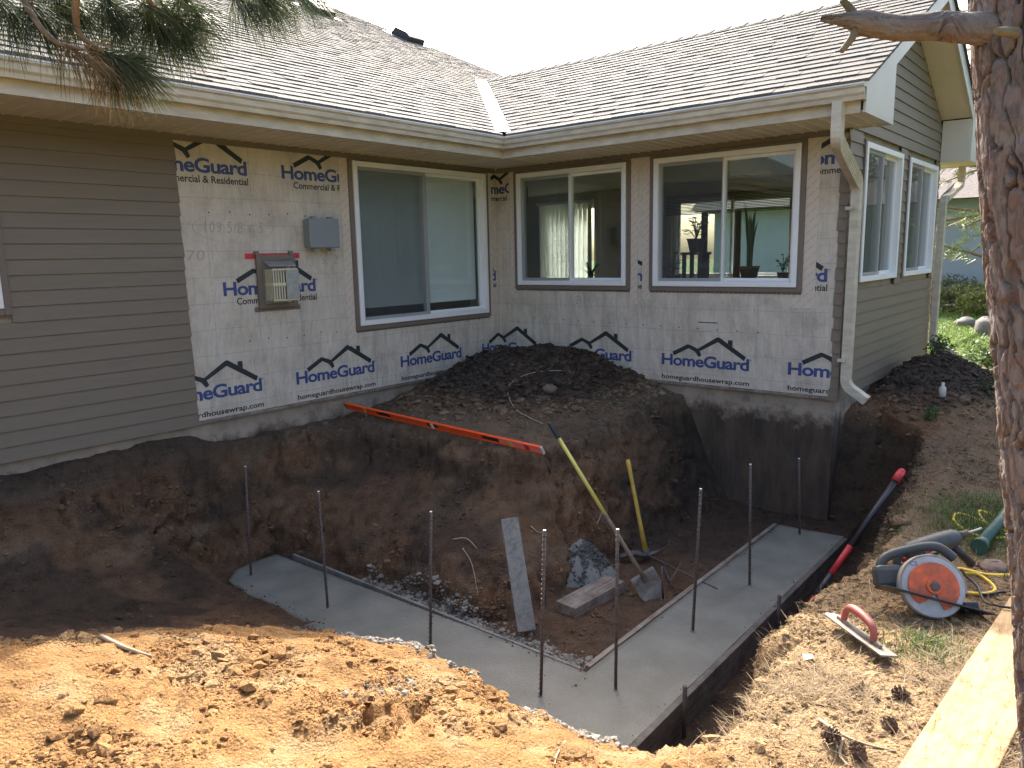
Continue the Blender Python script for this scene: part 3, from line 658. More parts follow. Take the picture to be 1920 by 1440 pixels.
# pencil notes in circles, staples
def scribble(s, width, u, z, wall='A', ell=None):
    f = (lambda uu, zz: (uu, -.0058, zz)) if wall == 'A' else (lambda uu, zz: (-.0058, -uu, zz)); par = wrapA if wall == 'A' else wrapB
    put(text_mesh(s, width, -.012, 1.15, M['pencil'], .1 if len(s) > 3 else .09, .15), 'pencil_note', MAT_A if wall == 'A' else MAT_B, f(u, z), par)
    if ell:
        mb = MB(); n = 40
        for t in range(n):
            a, b = 2 * math.pi * t / n, 2 * math.pi * (t + 1) / n
            q = [(u + width / 2 + ell[0] * k * math.cos(c), z + .045 + ell[1] * k * math.sin(c) * (1 + .05 * math.sin(3 * c))) for c, k in ((a, 1), (b, 1), (b, .985), (a, .985))]
            mb.add([f(*p) for p in q], [(0, 1, 2, 3)])
        mb.build('pencil_ring', M['pencil'], par)
scribble('109 5/8 x 5', .58, -3.95, 1.66, 'A', (.40, .13)); scribble('70', .16, -4.13, 1.42, 'A', (.16, .13)); scribble('x 2', .2, -2.73, 1.36, 'A', (.2, .15)); scribble('80 1/2', .2, -2.03, .28, 'A')
scribble('24 1/4', .2, 1.22, .82, 'B', (.2, .09))
for (u0, z) in ((-3.9, 1.83), (-3.6, .66), (-1.0, .62)):
    mb = MB()
    for k in range(6): mb.box((u0 + k * .2, -.007, z + .01 * math.sin(k * 2)), (u0 + k * .2 + .012, -.0045, z + .012 + .01 * math.sin(k * 2)))
    mb.build('staple_row', M['ink_black'], wrapA)
mb = MB()
for k in range(14): mb.box((-.007, -.6 - k * .22, .63 - .004 * k), (-.0045, -.6 - k * .22 + .012, .643 - .004 * k))
mb.box((-.007, -3.02, .66), (-.0045, -2.8, .668)); mb.build('staple_row', M['ink_black'], wrapB)

# ---- lap siding: every board its own part
EXPO = .1145
def lap(mb, a, b, z0, z1, face, ztop_a=None):
    """board from a to b (horizontal), z0..z1, on face ('A' y=0, 'B' x=0, 'G' y=LB)"""
    tb, tt = .019, .005
    prof = [(0, z0), (-tb, z0), (-tb + .001, z0 + .006), (-tt, z1), (0, z1)]
    if face == 'A': P = lambda u, d, z: (u, d - .001, z)
    elif face == 'B': P = lambda u, d, z: (d - .001, u, z)
    else: P = lambda u, d, z: (u, LB + d - .001, z)
    n = len(prof); vs = [P(a, d, z) for d, z in prof] + [P(b, d, z) for d, z in prof]
    fs = [tuple(range(n - 1, -1, -1)), tuple(range(n, 2 * n))] + [(i, (i + 1) % n, n + (i + 1) % n, n + i) for i in range(n)]
    if face == 'B': fs = [tuple(reversed(f)) for f in fs]
    mb.add(vs, fs)
k = 0; z = -.035
while z < 2.44:
    z1 = min(z + EXPO + .004, 2.46); e = XS + random.uniform(-.006, .006) 
    segs = [(-11.5, e)]
    if z1 > WAL[2] - .06 and z < WAL[3] + .06: segs = [(-11.5, WAL[0] - .07), (WAL[1] + .05, e)]
    for a, b in segs:
        mb = MB(); lap(mb, a, b, z, z1, 'A'); mb.build('siding_board', M['siding'], house)
    z += EXPO
z = -.035
roofline = lambda x: ZE - .16 + (min(x, WG - x) + OV + .1) * PITCH
while z < 3.9:
    z1 = z + EXPO + .004
    xa = 0 - .02; xb = WG + .02
    need = (z1 - (ZE - .16)) / PITCH - OV - .1
    if need > xa: xa = need; xb = WG - need
    if xb - xa < .15: break
    segs = [(xa, xb)]
    for h in (WG1, WG2):
        if z1 > h[2] - .03 and z < h[3] + .03:
            ns = []
            for a, b in segs:
                if a < h[0] - .03: ns.append((a, min(b, h[0] - .025)))
                if b > h[1] + .03: ns.append((max(a, h[1] + .025), b))
            segs = ns
    for a, b in segs:
        if b - a > .02: mb = MB(); lap(mb, a, b, z, z1, 'G'); mb.build('siding_board', M['siding'], house)
    if z < 2.3:
        mb = MB(); lap(mb, LB - .02, LB + .06 + random.uniform(-.012, .012), z, z1, 'B'); mb.build('siding_board', M['siding'], house)
    z += EXPO
# top trim strip on the walls, under the soffit
MB().box((-11.5, -.022, 2.425), (-.03, -.006, HS)).build('frieze_strip', M['trim_brown'], house)
MB().box((-.022, LB + .03, 2.425), (-.006, -.03, HS)).build('frieze_strip', M['trim_brown'], house)
MB().box((XS - .1, -.012, -.03), (-.02, .02, -.002)).build('sill_strip', M['lumber_wet'], house)
MB().box((-.012, LB + .05, -.03), (.02, -.02, -.002)).build('sill_strip', M['lumber_wet'], house)

# ---- windows
def window(hole, face, screen_first=True, blind=None, trim=True, name='window'):
    a, b, z0, z1 = hole
    if face == 'A': P = lambda u, d, z: Vector((u, -d, z))
    elif face == 'B': P = lambda u, d, z: Vector((-d, u, z))
    elif face == 'G': P = lambda u, d, z: Vector((u, LB - d, z))
    else: P = lambda u, d, z: Vector((WG + d, u, z))
    def bx(mb, u0, u1, d0, d1, q0, q1):
        p, q = P(u0, d0, q0), P(u1, d1, q1); mb.box([min(s, t) for s, t in zip(p, q)], [max(s, t) for s, t in zip(p, q)])
    win = MB(); fw = .055
    bx(win, a, a + fw, -.09, .045, z0, z1); bx(win, b - fw, b, -.09, .045, z0, z1); bx(win, a + fw, b - fw, -.09, .044, z1 - fw, z1); bx(win, a + fw, b - fw, -.09, .044, z0, z0 + fw)
    w_ = win.build(name, M['vinyl'], house, bevel=.006)
    m_ = (a + b) / 2
    if face == 'B': lo, hi = (m_, b), (a, m_)       # the half that lies to the left in view
    else: lo, hi = (a, m_), (m_, b)
    for i, (u0, u1) in enumerate((lo, hi)):
        d = -.005 if i == 0 else -.035
        sash = MB(); sw = .032; p0, p1 = u0 + (fw if u0 == a else -.018), u1 - (fw if u1 == b else -.018)
        bx(sash, p0, p0 + sw, d - .025, d + .02, z0 + fw, z1 - fw); bx(sash, p1 - sw, p1, d - .025, d + .02, z0 + fw, z1 - fw); bx(sash, p0 + sw, p1 - sw, d - .025, d + .019, z0 + fw, z0 + fw + sw); bx(sash, p0 + sw, p1 - sw, d - .025, d + .019, z1 - fw - sw, z1 - fw)
        sash.build('sash', M['vinyl'], w_, bevel=.003)
        g = MB(); bx(g, p0 + sw, p1 - sw, d - .006, d - .002, z0 + fw + sw, z1 - fw - sw); g.build('pane', M['glass'], w_)
        if i == 0 and screen_first:
            s_ = MB(); q = [P(p0 + sw * .4, .03, z0 + fw), P(p1 - sw * .3, .03, z0 + fw), P(p1 - sw * .3, .03, z1 - fw), P(p0 + sw * .4, .03, z1 - fw)]
            s_.add(q, [(0, 1, 2, 3)]); s_.build('insect_screen', M['screen'], w_)
    if trim:
        t = MB(); tw = .05
        bx(t, a - tw, a - .002, -.01, .03, z0 - tw, min(z1 + tw, 2.42)); bx(t, b + .002, b + tw, -.01, .03, z0 - tw, min(z1 + tw, 2.42)); bx(t, a - .002, b + .002, -.01, .029, z0 - tw, z0 - .002)
        if z1 + .01 < 2.42: bx(t, a - .002, b + .002, -.01, .029, z1 + .002, 2.42)
        t.build('trim', M['trim_brown'], w_, bevel=.003)
        fl = MB(); k = a - tw
        while k < b + tw: bx(fl, k, min(k + .045, b + tw), .004, .008, z0 - tw - .02, z0 - tw - .001); k += .05
        fl.build('nailing_fin', M['trim_brown'], w_)
    if blind == 'mini':
        for i in range(int((z1 - z0 - .2) / .026)):
            zz = z1 - .08 - i * .026; mb = MB(); p = P(a + .05, -.13, zz); q = P(b - .05, -.155, zz)
            if face == 'A': mb.add([(a + .05, .132, zz), (b - .05, .132, zz), (b - .05, .137, zz + .0255), (a + .05, .137, zz + .0255)], [(0, 1, 2, 3)])
            mb.build('blind_slat', M['blind'], w_)
        MB().box((a + .04, .12, z1 - .09), (b - .04, .165, z1 - .05)).build('blind_rail', M['vinyl'], w_)
    return w_
wA = window(WA, 'A', True, 'mini'); wL = window(WAL, 'A', False); wB1 = window(WB1, 'B'); wB2 = window(WB2, 'B'); window(WG1, 'G', trim=False); window(WG2, 'G', trim=False)
window(WF1, 'F', False, trim=False); wF2 = window(WF2, 'F', False, trim=False)
for hole, w_ in ((WG1, 0), (WG2, 0)):
    t = MB(); t.box((hole[0] - .022, LB - .03, hole[2] - .02), (hole[0] - .003, LB, hole[3] + .02)).box((hole[1] + .003, LB - .03, hole[2] - .02), (hole[1] + .022, LB, hole[3] + .02)).box((hole[0] - .003, LB - .029, hole[3] + .002), (hole[1] + .003, LB, hole[3] + .02))
    t.build('trim', M['trim_brown'], house)
# flashing tape beside the windows
def tape(face, u0, u1, z0, z1, d=.0085):
    mb = MB()
    if face == 'A': mb.box((u0, -d, z0), (u1, -.004, z1))
    else: mb.box((-d, u0, z0), (-.004, u1, z1))
    mb.build('flashing_tape', M['tape'], house)
tape('A', WA[0] - .155, WA[0] - .045, WA[2] - .2, 2.425); tape('A', WA[1] + .045, WA[1] + .125, WA[2] - .17, 2.425)
tape('B', WB1[1] + .045, WB1[1] + .135, WB1[2] - .16, 2.425); tape('B', WB1[0] - .14, WB1[0] - .045, WB1[2] - .2, 2.425)
tape('B', WB2[1] + .045, WB2[1] + .145, WB2[2] - .14, 2.425); tape('B', WB2[0] - .17, WB2[0] - .045, WB2[2] - .2, 2.425)
tape('B', WB2[0] - .15, WB2[0] + .05, WB2[2] - .2, WB2[2] - .1, .0075)

# ---- soffits, fascia, gutters
def strips(mk, lo, hi, step, name, material):
    k = lo
    while k < hi - .01: mb = MB(); mk(mb, k + .002, min(k + step, hi) - .002); mb.build(name, material, house); k += step
ZG = 2.655
strips(lambda mb, p, q: (mb.box((p, -OV, HS), (q, -.001, HS + .012)), mb.box((q - .012, -OV, HS - .007), (q, -.001, HS + .001))), -6.9, -OV, .125, 'soffit_panel', M['soffit'])
MB().box((-11.5, -OV, HS), (-6.902, -.001, HS + .012)).build('soffit_panel', M['soffit'], house)
MB().box((-OV, -OV, HS + .001), (-.001, -.001, HS + .012)).build('soffit_panel', M['soffit'], house)
YT = LB - .333
strips(lambda mb, p, q: (mb.box((-OV, p, HS), (-.001, q, HS + .012)), mb.box((-OV, q - .012, HS - .007), (-.001, q, HS + .001))), YT, -OV, .125, 'soffit_panel', M['soffit'])
strips(lambda mb, p, q: mb.box((WG, p, HS), (WG + OV, q, HS + .012)), YT, -1, .25, 'soffit_panel', M['soffit'])
MB().box((-11.5, -OV - .022, HS - .01), (-OV - .022, -OV, ZG)).build('fascia', M['cream'], house)
MB().box((-OV - .022, YT + .022, HS - .01), (-OV, -OV, ZG)).build('fascia', M['cream'], house)
MB().box((WG + OV, YT + .022, HS - .01), (WG + OV + .022, -1, ZG)).build('fascia', M['cream'], house)
# K-style gutter profile (distance out from the fascia, height)
GP = [(0, 0), (.075, 0), (.082, .03), (.098, .048), (.103, .085), (.118, .098), (.118, .118), (.108, .118), (.108, .104), (.096, .096), (.09, .052), (.072, .036), (.068, .006), (0, .006)]
GZ0 = ZG - .10
def gutter(path_fn, a, b, mitre=0):
    mb = MB(); n = len(GP); vs = []
    for t in (a, b):
        for d, h in GP: vs.append(path_fn(t - (d if (t == b and mitre) else 0) * mitre, d, GZ0 + h))
    mb.add(vs, [tuple(range(n)), tuple(range(2 * n - 1, n - 1, -1))] + [(i, n + i, n + (i + 1) % n, (i + 1) % n) for i in range(n)])
    return mb
OG = OV + .0225
gA = gutter(lambda t, d, z: (t, -OG - d, z), -11.5, -OG, 1).build('gutter', M['cream'], house)
gB = gutter(lambda t, d, z: (-OG - d, t, z), YT - .03, -OG, 1).build('gutter', M['cream'], house)
gutter(lambda t, d, z: (WG + OG + d, t, z), YT - .03, -1).build('gutter', M['cream'], house)
MB().box((-11.5, -OG - .122, GZ0 + .112), (-OG - .126, -OG - .104, GZ0 + .122)).build('gutter_lip', M['lip'], gA)
MB().box((-OG - .122, YT - .03, GZ0 + .112), (-OG - .104, -OG - .126, GZ0 + .122)).build('gutter_lip', M['lip'], gB)
# gable end: boxed returns, rake boards, rake soffit
slope = lambda x: ZE + (x + OV + .1) * PITCH           # roof surface on the near slope
for s in (0, 1):
    mx_ = (lambda x: x) if s == 0 else (lambda x: WG - x)
    mb = MB(); pts = [(-OV - .022, HS - .012), (.03, HS - .012), (.03, slope(.03) - .20), (WG / 2, slope(WG / 2) - .20), (WG / 2, slope(WG / 2) - .012), (-OV - .11, slope(-OV - .11) - .012), (-OV - .11, ZG), (-OV - .022, ZG)]
    mb.prism([(mx_(x), YT - .02, z) for x, z in pts], (0, .02, 0)); mb.build('rake_board', M['fascia_white'], house)
    MB().box((min(mx_(.03), mx_(.05)), YT, HS - .01), (max(mx_(.03), mx_(.05)), LB - .02, slope(.05) - .2)).build('return_side', M['soffit'], house)
    x = .05
    while x < WG / 2:
        x2 = min(x + .14, WG / 2); mb = MB(); p = [(mx_(x + .006), YT, slope(x) - .185), (mx_(x2), YT, slope(x2) - .185), (mx_(x2), LB, slope(x2) - .185), (mx_(x + .003), LB, slope(x) - .185)]
        mb.prism(p, (0, 0, .012)); mb.build('soffit_panel', M['soffit'], house); x = x2
# ---- roof deck and shingles
def zr_A(x, y): return ZE + (y + OV + .1) * PITCH
def zr_B(x, y): return ZE + (x + OV + .1) * PITCH
E0 = OV + .1; XR = WG / 2; YRA = 6.0
deck = MB()
deck.add([(-11.9, -E0, ZE - .015), (-E0, -E0, ZE - .015), (XR, XR, zr_A(0, XR) - .015), (WG + E0, -E0, ZE - .015), (WG + E0, 1.45, zr_A(0, 1.45) - .015), (2.35, YRA, zr_A(0, YRA) - .015), (-11.9, YRA, zr_A(0, YRA) - .015)], [(0, 1, 2, 3, 4, 5, 6)])
deck.add([(-11.9, YRA, zr_A(0, YRA) - .015), (2.35, YRA, zr_A(0, YRA) - .015), (2.35, 13, ZE - .1), (-11.9, 13, ZE - .1)], [(0, 1, 2, 3)])
deck.add([(2.35, YRA, zr_A(0, YRA) - .015), (WG + E0, 1.45, zr_A(0, 1.45) - .015), (WG + E0, 11, ZE)], [(0, 1, 2)])
deck.add([(-E0, YT - .05, ZE - .015), (XR, YT - .05, zr_B(XR, 0) - .015), (XR, XR, zr_B(XR, 0) - .015), (-E0, -E0, ZE - .015)], [(0, 1, 2, 3)])
deck.add([(WG + E0, YT - .05, ZE - .015), (XR, YT - .05, zr_B(XR, 0) - .015), (XR, XR, zr_B(XR, 0) - .015), (WG + E0, -E0, ZE - .015)], [(0, 1, 2, 3)])
roof = deck.build('roof', M['black_metal'], house)
SEXP = .143; CS = 1 / math.sqrt(1 + PITCH ** 2)
pieces = []          # (distance to camera, 8 points, tone)
def piece(P, u0, u1, s0, s1, lift, tone, lim0=None, lim1=None):
    """u along the eave, s up the slope (plan metres); lim: functions giving the limits of u at s"""
    def cl(u, s):
        if lim0: u = max(u, lim0(s))
        if lim1: u = min(u, lim1(s))
        return u
    a0, b0, a1, b1 = cl(u0, s0), cl(u1, s0), cl(u0, s1), cl(u1, s1)
    if b0 - a0 < .015 and b1 - a1 < .015: return
    pts = [P(a0, s0, -.012), P(b0, s0, -.012), P(b1, s1, -.012), P(a1, s1, -.012), P(a0, s0, lift), P(b0, s0, lift), P(b1, s1, .003), P(a1, s1, .003)]
    c = np.mean(pts, 0); pieces.append((np.linalg.norm(c - CAM), pts, tone))
PA = lambda u, s, h: (u, -E0 + s - h * PITCH * CS, ZE + s * PITCH + h * CS)
PB = lambda u, s, h: (-E0 + s - h * PITCH * CS, u, ZE + s * PITCH + h * CS)
def tone():
    v = random.choice((.9, .96, 1.0, 1.03, 1.08)) * random.uniform(.93, 1.07); t = random.uniform(-.04, .04); return (v * (1 + t), v, v * (1 - t))
def course(P, lo, hi, nrow, l0, l1, smax):
    ds = SEXP * CS
    for i in range(nrow):
        s0 = i * ds - .02; s1 = min((i + 1) * ds + .012, smax); u = lo - random.uniform(0, .3); odd = random.random() < .5
        while u < hi:
            wd = random.choice((.16, .2, .25, .3, .33)) if odd else random.uniform(.2, .34); odd = not odd
            if u + wd > lo: piece(P, max(u, lo), min(u + wd, hi), s0, s1, random.uniform(.012, .015) if odd else random.uniform(.015, .019), tone(), l0, l1)
            u += wd + .003
course(PA, -8.2, 5.0, int((YRA + E0) / (SEXP * CS)), None, lambda s: (-E0 + s - .02 if s < XR + E0 else 2.35 + (YRA - (s - E0)) * (WG + E0 - 2.35) / (YRA - 1.45)), YRA + E0)
course(PB, YT - .06, 2.2, int((XR + E0) / (SEXP * CS)), None, lambda s: -E0 + s - .04, XR + E0)
pieces.sort(key=lambda p: p[0])
HEX = [(4, 5, 6, 7), (0, 1, 5, 4), (1, 2, 6, 5), (2, 3, 7, 6), (3, 0, 4, 7), (3, 2, 1, 0)]
pr_ = [p for p in pieces if p[1][0][1] > YT - .1]
inview = []
for p in pr_:
    c = np.mean(p[1], 0) - CAM; d = c @ FW
    inview.append(d > 0 and -30 < 960 + FPX * (c @ RT) / d < 1950 and -20 < 720 - FPX * (c @ UP) / d < 1460)
nkeep = 0; V = []; F = []; T = []
for p, iv in zip(pr_, inview):
    o = org(roof); pts = np.array(p[1]) - np.array(o)
    if iv and nkeep < 300:
        nkeep += 1; np_mesh('shingle', pts, np.array(HEX), M['shingle'], False, roof, attrs={'tone': np.tile(p[2], (8, 1))})
    else:
        n = len(V) * 8; V.append(pts); F += [tuple(i + n for i in f) for f in HEX]; T.append(np.tile(p[2], (8, 1)))
np_mesh('shingles', np.concatenate(V), np.array(F), M['shingle'], False, roof, 'stuff', {'tone': np.concatenate(T)})
# ridge caps of the wing and main roof
def caps(p, q, side, n):
    p = Vector(p); q = Vector(q); d = (q - p) / n
    for i in range(n):
        a = p + d * i; b = a + d * 1.06; mb = MB(); s = Vector(side)
        for sg in (-1, 1):
            e = s * sg * .14; dn = Vector((0, 0, -.14 * PITCH))
            mb.hexa([a + dn * 0, b, b + e + dn, a + e + dn, a + Vector((0, 0, .022)), b + Vector((0, 0, .012)), b + e + dn + Vector((0, 0, .012)), a + e + dn + Vector((0, 0, .022))])
        o = mb.build('ridge_cap', M['shingle'], roof); at = o.data.attributes.new('tone', 'FLOAT_COLOR', 'POINT'); t = tone(); at.data.foreach_set('color', list((*t, 1)) * len(o.data.vertices))
caps((XR, YT - .06, zr_B(XR, 0)), (XR, XR, zr_B(XR, 0)), (1, 0, 0), 30)
caps((-3, YRA, zr_A(0, YRA)), (2.35, YRA, zr_A(0, YRA)), (0, 1, 0), 26)
# valley flashing
v0 = Vector((-E0 + .02, -E0 + .02, ZE + .012)); v1 = Vector((XR - .05, XR - .05, zr_A(0, XR - .05) + .012)); mb = MB(); n1 = Vector((.058, -.058, 0)); 
up1 = Vector((0, 0, .058 * PITCH + .012)); 
mb.add([v0 - n1 + up1 * .9, v0, v0 + n1 + up1 * .9, v1 - n1 + up1 * .9, v1, v1 + n1 + up1 * .9, v0 + Vector((0, 0, .03)), v1 + Vector((0, 0, .03))], [(0, 6, 7, 3), (6, 2, 5, 7)])
mb.build('valley_flashing', M['lip'], roof)
# roof vents
for px, py in ((590, 22), (760, 74)):
    d = ray(px, py); t = (ZE + PITCH * (CAM[1] + E0) - CAM[2]) / (d[2] - PITCH * d[1]); c = Vector(CAM + d * t); c.y = min(c.y, 4.9); c.z = zr_A(0, c.y)
    mb = MB(); Mx = Matrix.Translation(c) @ Matrix.Rotation(math.atan(PITCH), 4, 'X')
    mb.prism([(-.2, -.3, 0), (-.2, -.3, .10), (-.2, -.18, .15), (-.2, .12, .15), (-.2, .22, .0)], (.4, 0, 0), Mx); mb.box((-.3, -.4, .0), (.3, .35, .02), Mx)
    mb.build('roof_vent', M['black_metal'], roof, bevel=.01)
# ---- downspouts: ribbed rectangular pipe with elbows
def downspout(path, ups=None):
    mb = MB(); prof = []
    W2, D2 = .05, .036
    nr = 5
    for i in range(nr):                      # ribbed front and back
        for dx, dd in ((.0, 0), (.25, 0), (.35, -.005), (.65, -.005), (.75, 0)): prof.append((-W2 + (i + dx) * 2 * W2 / nr, D2 + dd))
    prof += [(W2, D2), (W2, -D2), (-W2, -D2)]
    path = [Vector(p) for p in path]; sm = [path[0]]
    for i in range(1, len(path) - 1):
        a, b, c = path[i - 1], path[i], path[i + 1]; r = .07
        d1 = (a - b).normalized() * r; d2 = (c - b).normalized() * r
        for t in (0, .25, .5, .75, 1): sm.append(b + d1 * (1 - t) ** 2 + d2 * t ** 2)
    sm.append(path[-1]); path = sm; vs = []; n = len(prof); outw = Vector(ups)
    side = None
    for i, p in enumerate(path):
        t = (path[min(i + 1, len(path) - 1)] - path[max(i - 1, 0)]).normalized()
        sd_ = (Vector((1, 0, 0)) if abs(outw.y) > .5 else Vector((0, 1, 0)))
        sd_ = (sd_ - t * sd_.dot(t)); 
        if sd_.length < .3: sd_ = outw - t * outw.dot(t)
        sd_.normalize(); fr = t.cross(sd_)
        if fr.dot(outw) < 0: fr = -fr
        for a, b in prof: vs.append(p + sd_ * a + fr * b)
    fs = [(i * n + k, i * n + (k + 1) % n, (i + 1) * n + (k + 1) % n, (i + 1) * n + k) for i in range(len(path) - 1) for k in range(n)]
    mb.add(vs, fs)
    bm_o = mb.build('downspout', M['cream'], house); md = bm_o.modifiers.new('solid', 'SOLIDIFY'); md.thickness = .003
    return bm_o
xd = -OG - .05
ds1 = downspout([(xd, LB - .16, GZ0 + .01), (xd, LB - .16, 2.26), (.03, LB - .085, 1.98), (.03, LB - .075, .12), (.03, LB - .27, -.01)], (0, -1, 0))
for zz in (1.75, .35): MB().box((-.06, LB - .075, zz), (-.028, LB - .012, zz + .03)).build('strap', M['cream'], ds1)
xd2 = WG + OG + .05
ds2 = downspout([(xd2, LB - .12, GZ0 + .01), (xd2, LB - .12, 2.26), (WG - .02, LB - .085, 2.0), (WG - .02, LB - .075, .12), (WG - .02, LB - .36, .0)], (0, -1, 0))
MB().box((WG - .1, LB - .075, 1.2), (WG - .07, LB - .012, 1.23)).build('strap', M['cream'], ds2)
# ---- utility box
ub = thing('utility_box', (-2.78, 0, 1.51), 'grey plastic utility box screwed to the wrapped wall beside the large window', 'utility box')
MB().box((-2.93, -.1, 1.525), (-2.6, -.007, 1.8)).build('body', M['grey_box'], ub, bevel=.012)
MB().box((-2.94, -.135, 1.52), (-2.585, -.101, 1.805)).build('lid', M['grey_box'], ub, bevel=.01)
for u, z in ((-2.86, 1.81), (-2.66, 1.81), (-2.86, 1.498), (-2.66, 1.498)): MB().box((u - .025, -.115, z - .012), (u + .025, -.06, z + .014)).build('latch', M['grey_box'], ub, bevel=.004)
# ---- direct vent terminal
dv = thing('direct_vent', (-3.27, 0, .97), 'galvanised fireplace vent with slotted tan cage on the wrapped wall', 'wall vent')
MB().box((-3.58, -.0095, 1.425), (-2.99, -.0075, 1.475)).build('sealing_tape', M['tape_red'], dv)
mb = MB(); mb.box((-3.48, -.04, .96), (-3.42, -.011, 1.46)).box((-3.12, -.04, .96), (-3.06, -.011, 1.46)).box((-3.42, -.04, 1.41), (-3.12, -.011, 1.46)).box((-3.42, -.04, .96), (-3.12, -.011, 1.0)); mb.build('surround', M['trim_brown'], dv, bevel=.003)
MB().box((-3.52, -.012, .93), (-3.02, -.0095, .975)).build('flange', M['trim_brown'], dv)
for u in (-3.47, -3.1): MB().box((u - .02, -.038, 1.462), (u + .02, -.012, 1.495)).build('tab', M['trim_brown'], dv)
MB().box((-3.418, -.03, 1.002), (-3.122, -.012, 1.408)).build('back_plate', M['steel'], dv)
mb = MB(); x0, x1, y0, y1, z0, z1 = -3.405, -3.135, -.165, -.035, 1.03, 1.33
mb.box((x0, y0, z1 - .006), (x1, y1, z1)).box((x0, y0, z0), (x1, y1, z0 + .006)).box((x1 - .005, y0 + .002, z0 + .006), (x1, y1, z1 - .006)).box((x0 + .04, y1 - .07, z0 + .006), (x1 - .03, y1 - .002, z1 - .006)); mb.build('housing', M['steel'], dv)
mb = MB(); mb.prism([(x0 - .01, -.04, 1.40), (x1 + .01, -.04, 1.40), (x1 + .01, -.14, 1.352), (x0 - .01, -.14, 1.352)], (0, 0, .006)); mb.build('hood', M['steel'], dv)
mb = MB()
for k in range(5):
    yy = y0 + .012 + k * .024; mb.box((x0 - .004, yy, z0 + .006), (x0, yy + .011, z1 - .006))
mb.box((x0 - .005, y0, 1.17), (x0 + .001, y1, 1.2))
for k in range(10):
    xx = x0 + k * .0275; mb.box((xx, y0 - .004, z0 + .006), (xx + .013, y0, z1 - .006))
mb.box((x0 - .004, y0 - .006, 1.17), (x1 - .0, y0 - .0005, 1.2)).box((x0 - .006, y0 - .007, z0 - .001), (x1, y0 + .001, z0 + .014)).box((x0 - .006, y0 - .007, z1 - .016), (x1, y0 + .001, z1 + .001)); mb.build('slotted_cage', M['vent_tan'], dv)
mb = MB(); mb.box((x0 + .135, y0 - .012, z0 + .01), (x1 + .006, y0 - .0075, z1 - .012)).build('shield', M['steel'], dv)
hot = put(text_mesh('HOT', .07, .01, 1.1, M['white_scrap'], .026), 'lettering', MAT_A, (x0 + .17, y0 - .0135, z0 + .12), dv)
put(text_mesh('!', .006, .01, 1.1, M['white_scrap'], .03), 'lettering', MAT_A, (x0 + .2, y0 - .0135, z0 + .17), dv)

# ------------------------------------------------------------------ footing, forms, steel
ZF = -1.2
def build_footing():
    # wet concrete, an L in plan with a ragged outer left edge
    P = [(-3.875, -.62), (-4.1, -.60), (-4.3, -.66), (-4.44, -.8), (-4.5, -1.1), (-4.46, -1.5), (-4.5, -2.0), (-4.47, -2.6), (-4.5, -3.2), (-4.49, -3.9), (-4.53, -4.3), (-4.52, -4.505), (-.46, -4.505), (-.50, -3.915), (-3.79, -3.915), (-3.80, -3.0)]
    P = np.array(P)
    n = 0; xs = np.arange(-4.56, -.4, .03); ys = np.arange(-4.53, -.56, .03); X, Y = np.meshgrid(xs, ys, indexing='ij')
    V = []; bm = bmesh.new()
    vs = [bm.verts.new((p[0], p[1], ZF)) for p in P]; bm.faces.new(vs)
    for x in np.arange(-4.5, -.4, .06): bmesh.ops.bisect_plane(bm, geom=bm.verts[:] + bm.edges[:] + bm.faces[:], plane_co=(x, 0, 0), plane_no=(1, 0, 0))
    for y in np.arange(-4.5, -.6, .06): bmesh.ops.bisect_plane(bm, geom=bm.verts[:] + bm.edges[:] + bm.faces[:], plane_co=(0, y, 0), plane_no=(0, 1, 0))
    co = np.array([v.co for v in bm.verts]); z = ZF + .006 * fbm(co[:, 0], co[:, 1], sc=.35, oct=3, s=201)
    for v, q in zip(bm.verts, z): v.co.z = q
    r = bmesh.ops.extrude_face_region(bm, geom=bm.faces[:]); lows = [e for e in r['geom'] if isinstance(e, bmesh.types.BMVert)]
    for v in lows: v.co.z = ZF - .3
    bmesh.ops.recalc_face_normals(bm, faces=bm.faces[:])
    me = bpy.data.meshes.new('concrete_footing'); bm.to_mesh(me); bm.free(); me.materials.append(M['concrete'])
    me.polygons.foreach_set('use_smooth', [abs(p.normal.z) > .8 for p in me.polygons])
    o = link('concrete_footing', me); return tag(o, 'freshly poured wet grey L-shaped concrete footing in the pit', 'footing')
build_footing()
def boxthing(name, a, b, material, label, cat, group=None, bevel=.004, Mx=None):
    c = Vector(((a[0] + b[0]) / 2, (a[1] + b[1]) / 2, a[2])); 
    mb = MB(); mb.box(a, b); o = mb.build(name, material, None, None, bevel, loc=c); return tag(o, label, cat, group)
boxthing('form_board', (-4.45, -4.548, ZF - .21), (-.50, -4.508, ZF + .004), M['form_dark'], 'long dark form board along the outer edge of the footing next to the bank', 'form board')
boxthing('form_board', (-3.74, -3.912, ZF - .19), (-.52, -3.875, ZF + .012), M['lumber_wet'], 'form board on the pit side of the footing leg ending near the foundation', 'form board')
boxthing('form_board', (-3.792, -3.87, ZF - .19), (-3.768, -.75, ZF + .006), M['plank_conc'], 'form board between the footing and the steep earth block', 'form board')
def stake(px, py, label):
    p = onz(px, py, ZF - .1); p.y = -4.575; mb = MB(); mb.cyl((p.x, p.y, ZF - .3), (p.x, p.y, ZF + .13), .013, 8); tag(mb.build('form_stake', M['iron'], loc=(p.x, p.y, ZF - .3)), label, 'stake', 'steel stakes holding the form boards')
stake(1455, 1170, 'short steel stake against the outer form board beside the digging bar'); stake(1262, 1345, 'short steel stake against the outer form board near the footing corner')
rb = [((460, 875), (470, 1080)), ((597, 922), (615, 1140)), ((808, 960), (806, 1222)), ((1021, 995), (1013, 1305)), ((1158, 993), (1154, 1293)), ((1314, 917), (1298, 1183)), ((1407, 871), (1406, 1098)), ((1498, 860), (1500, 1003))]
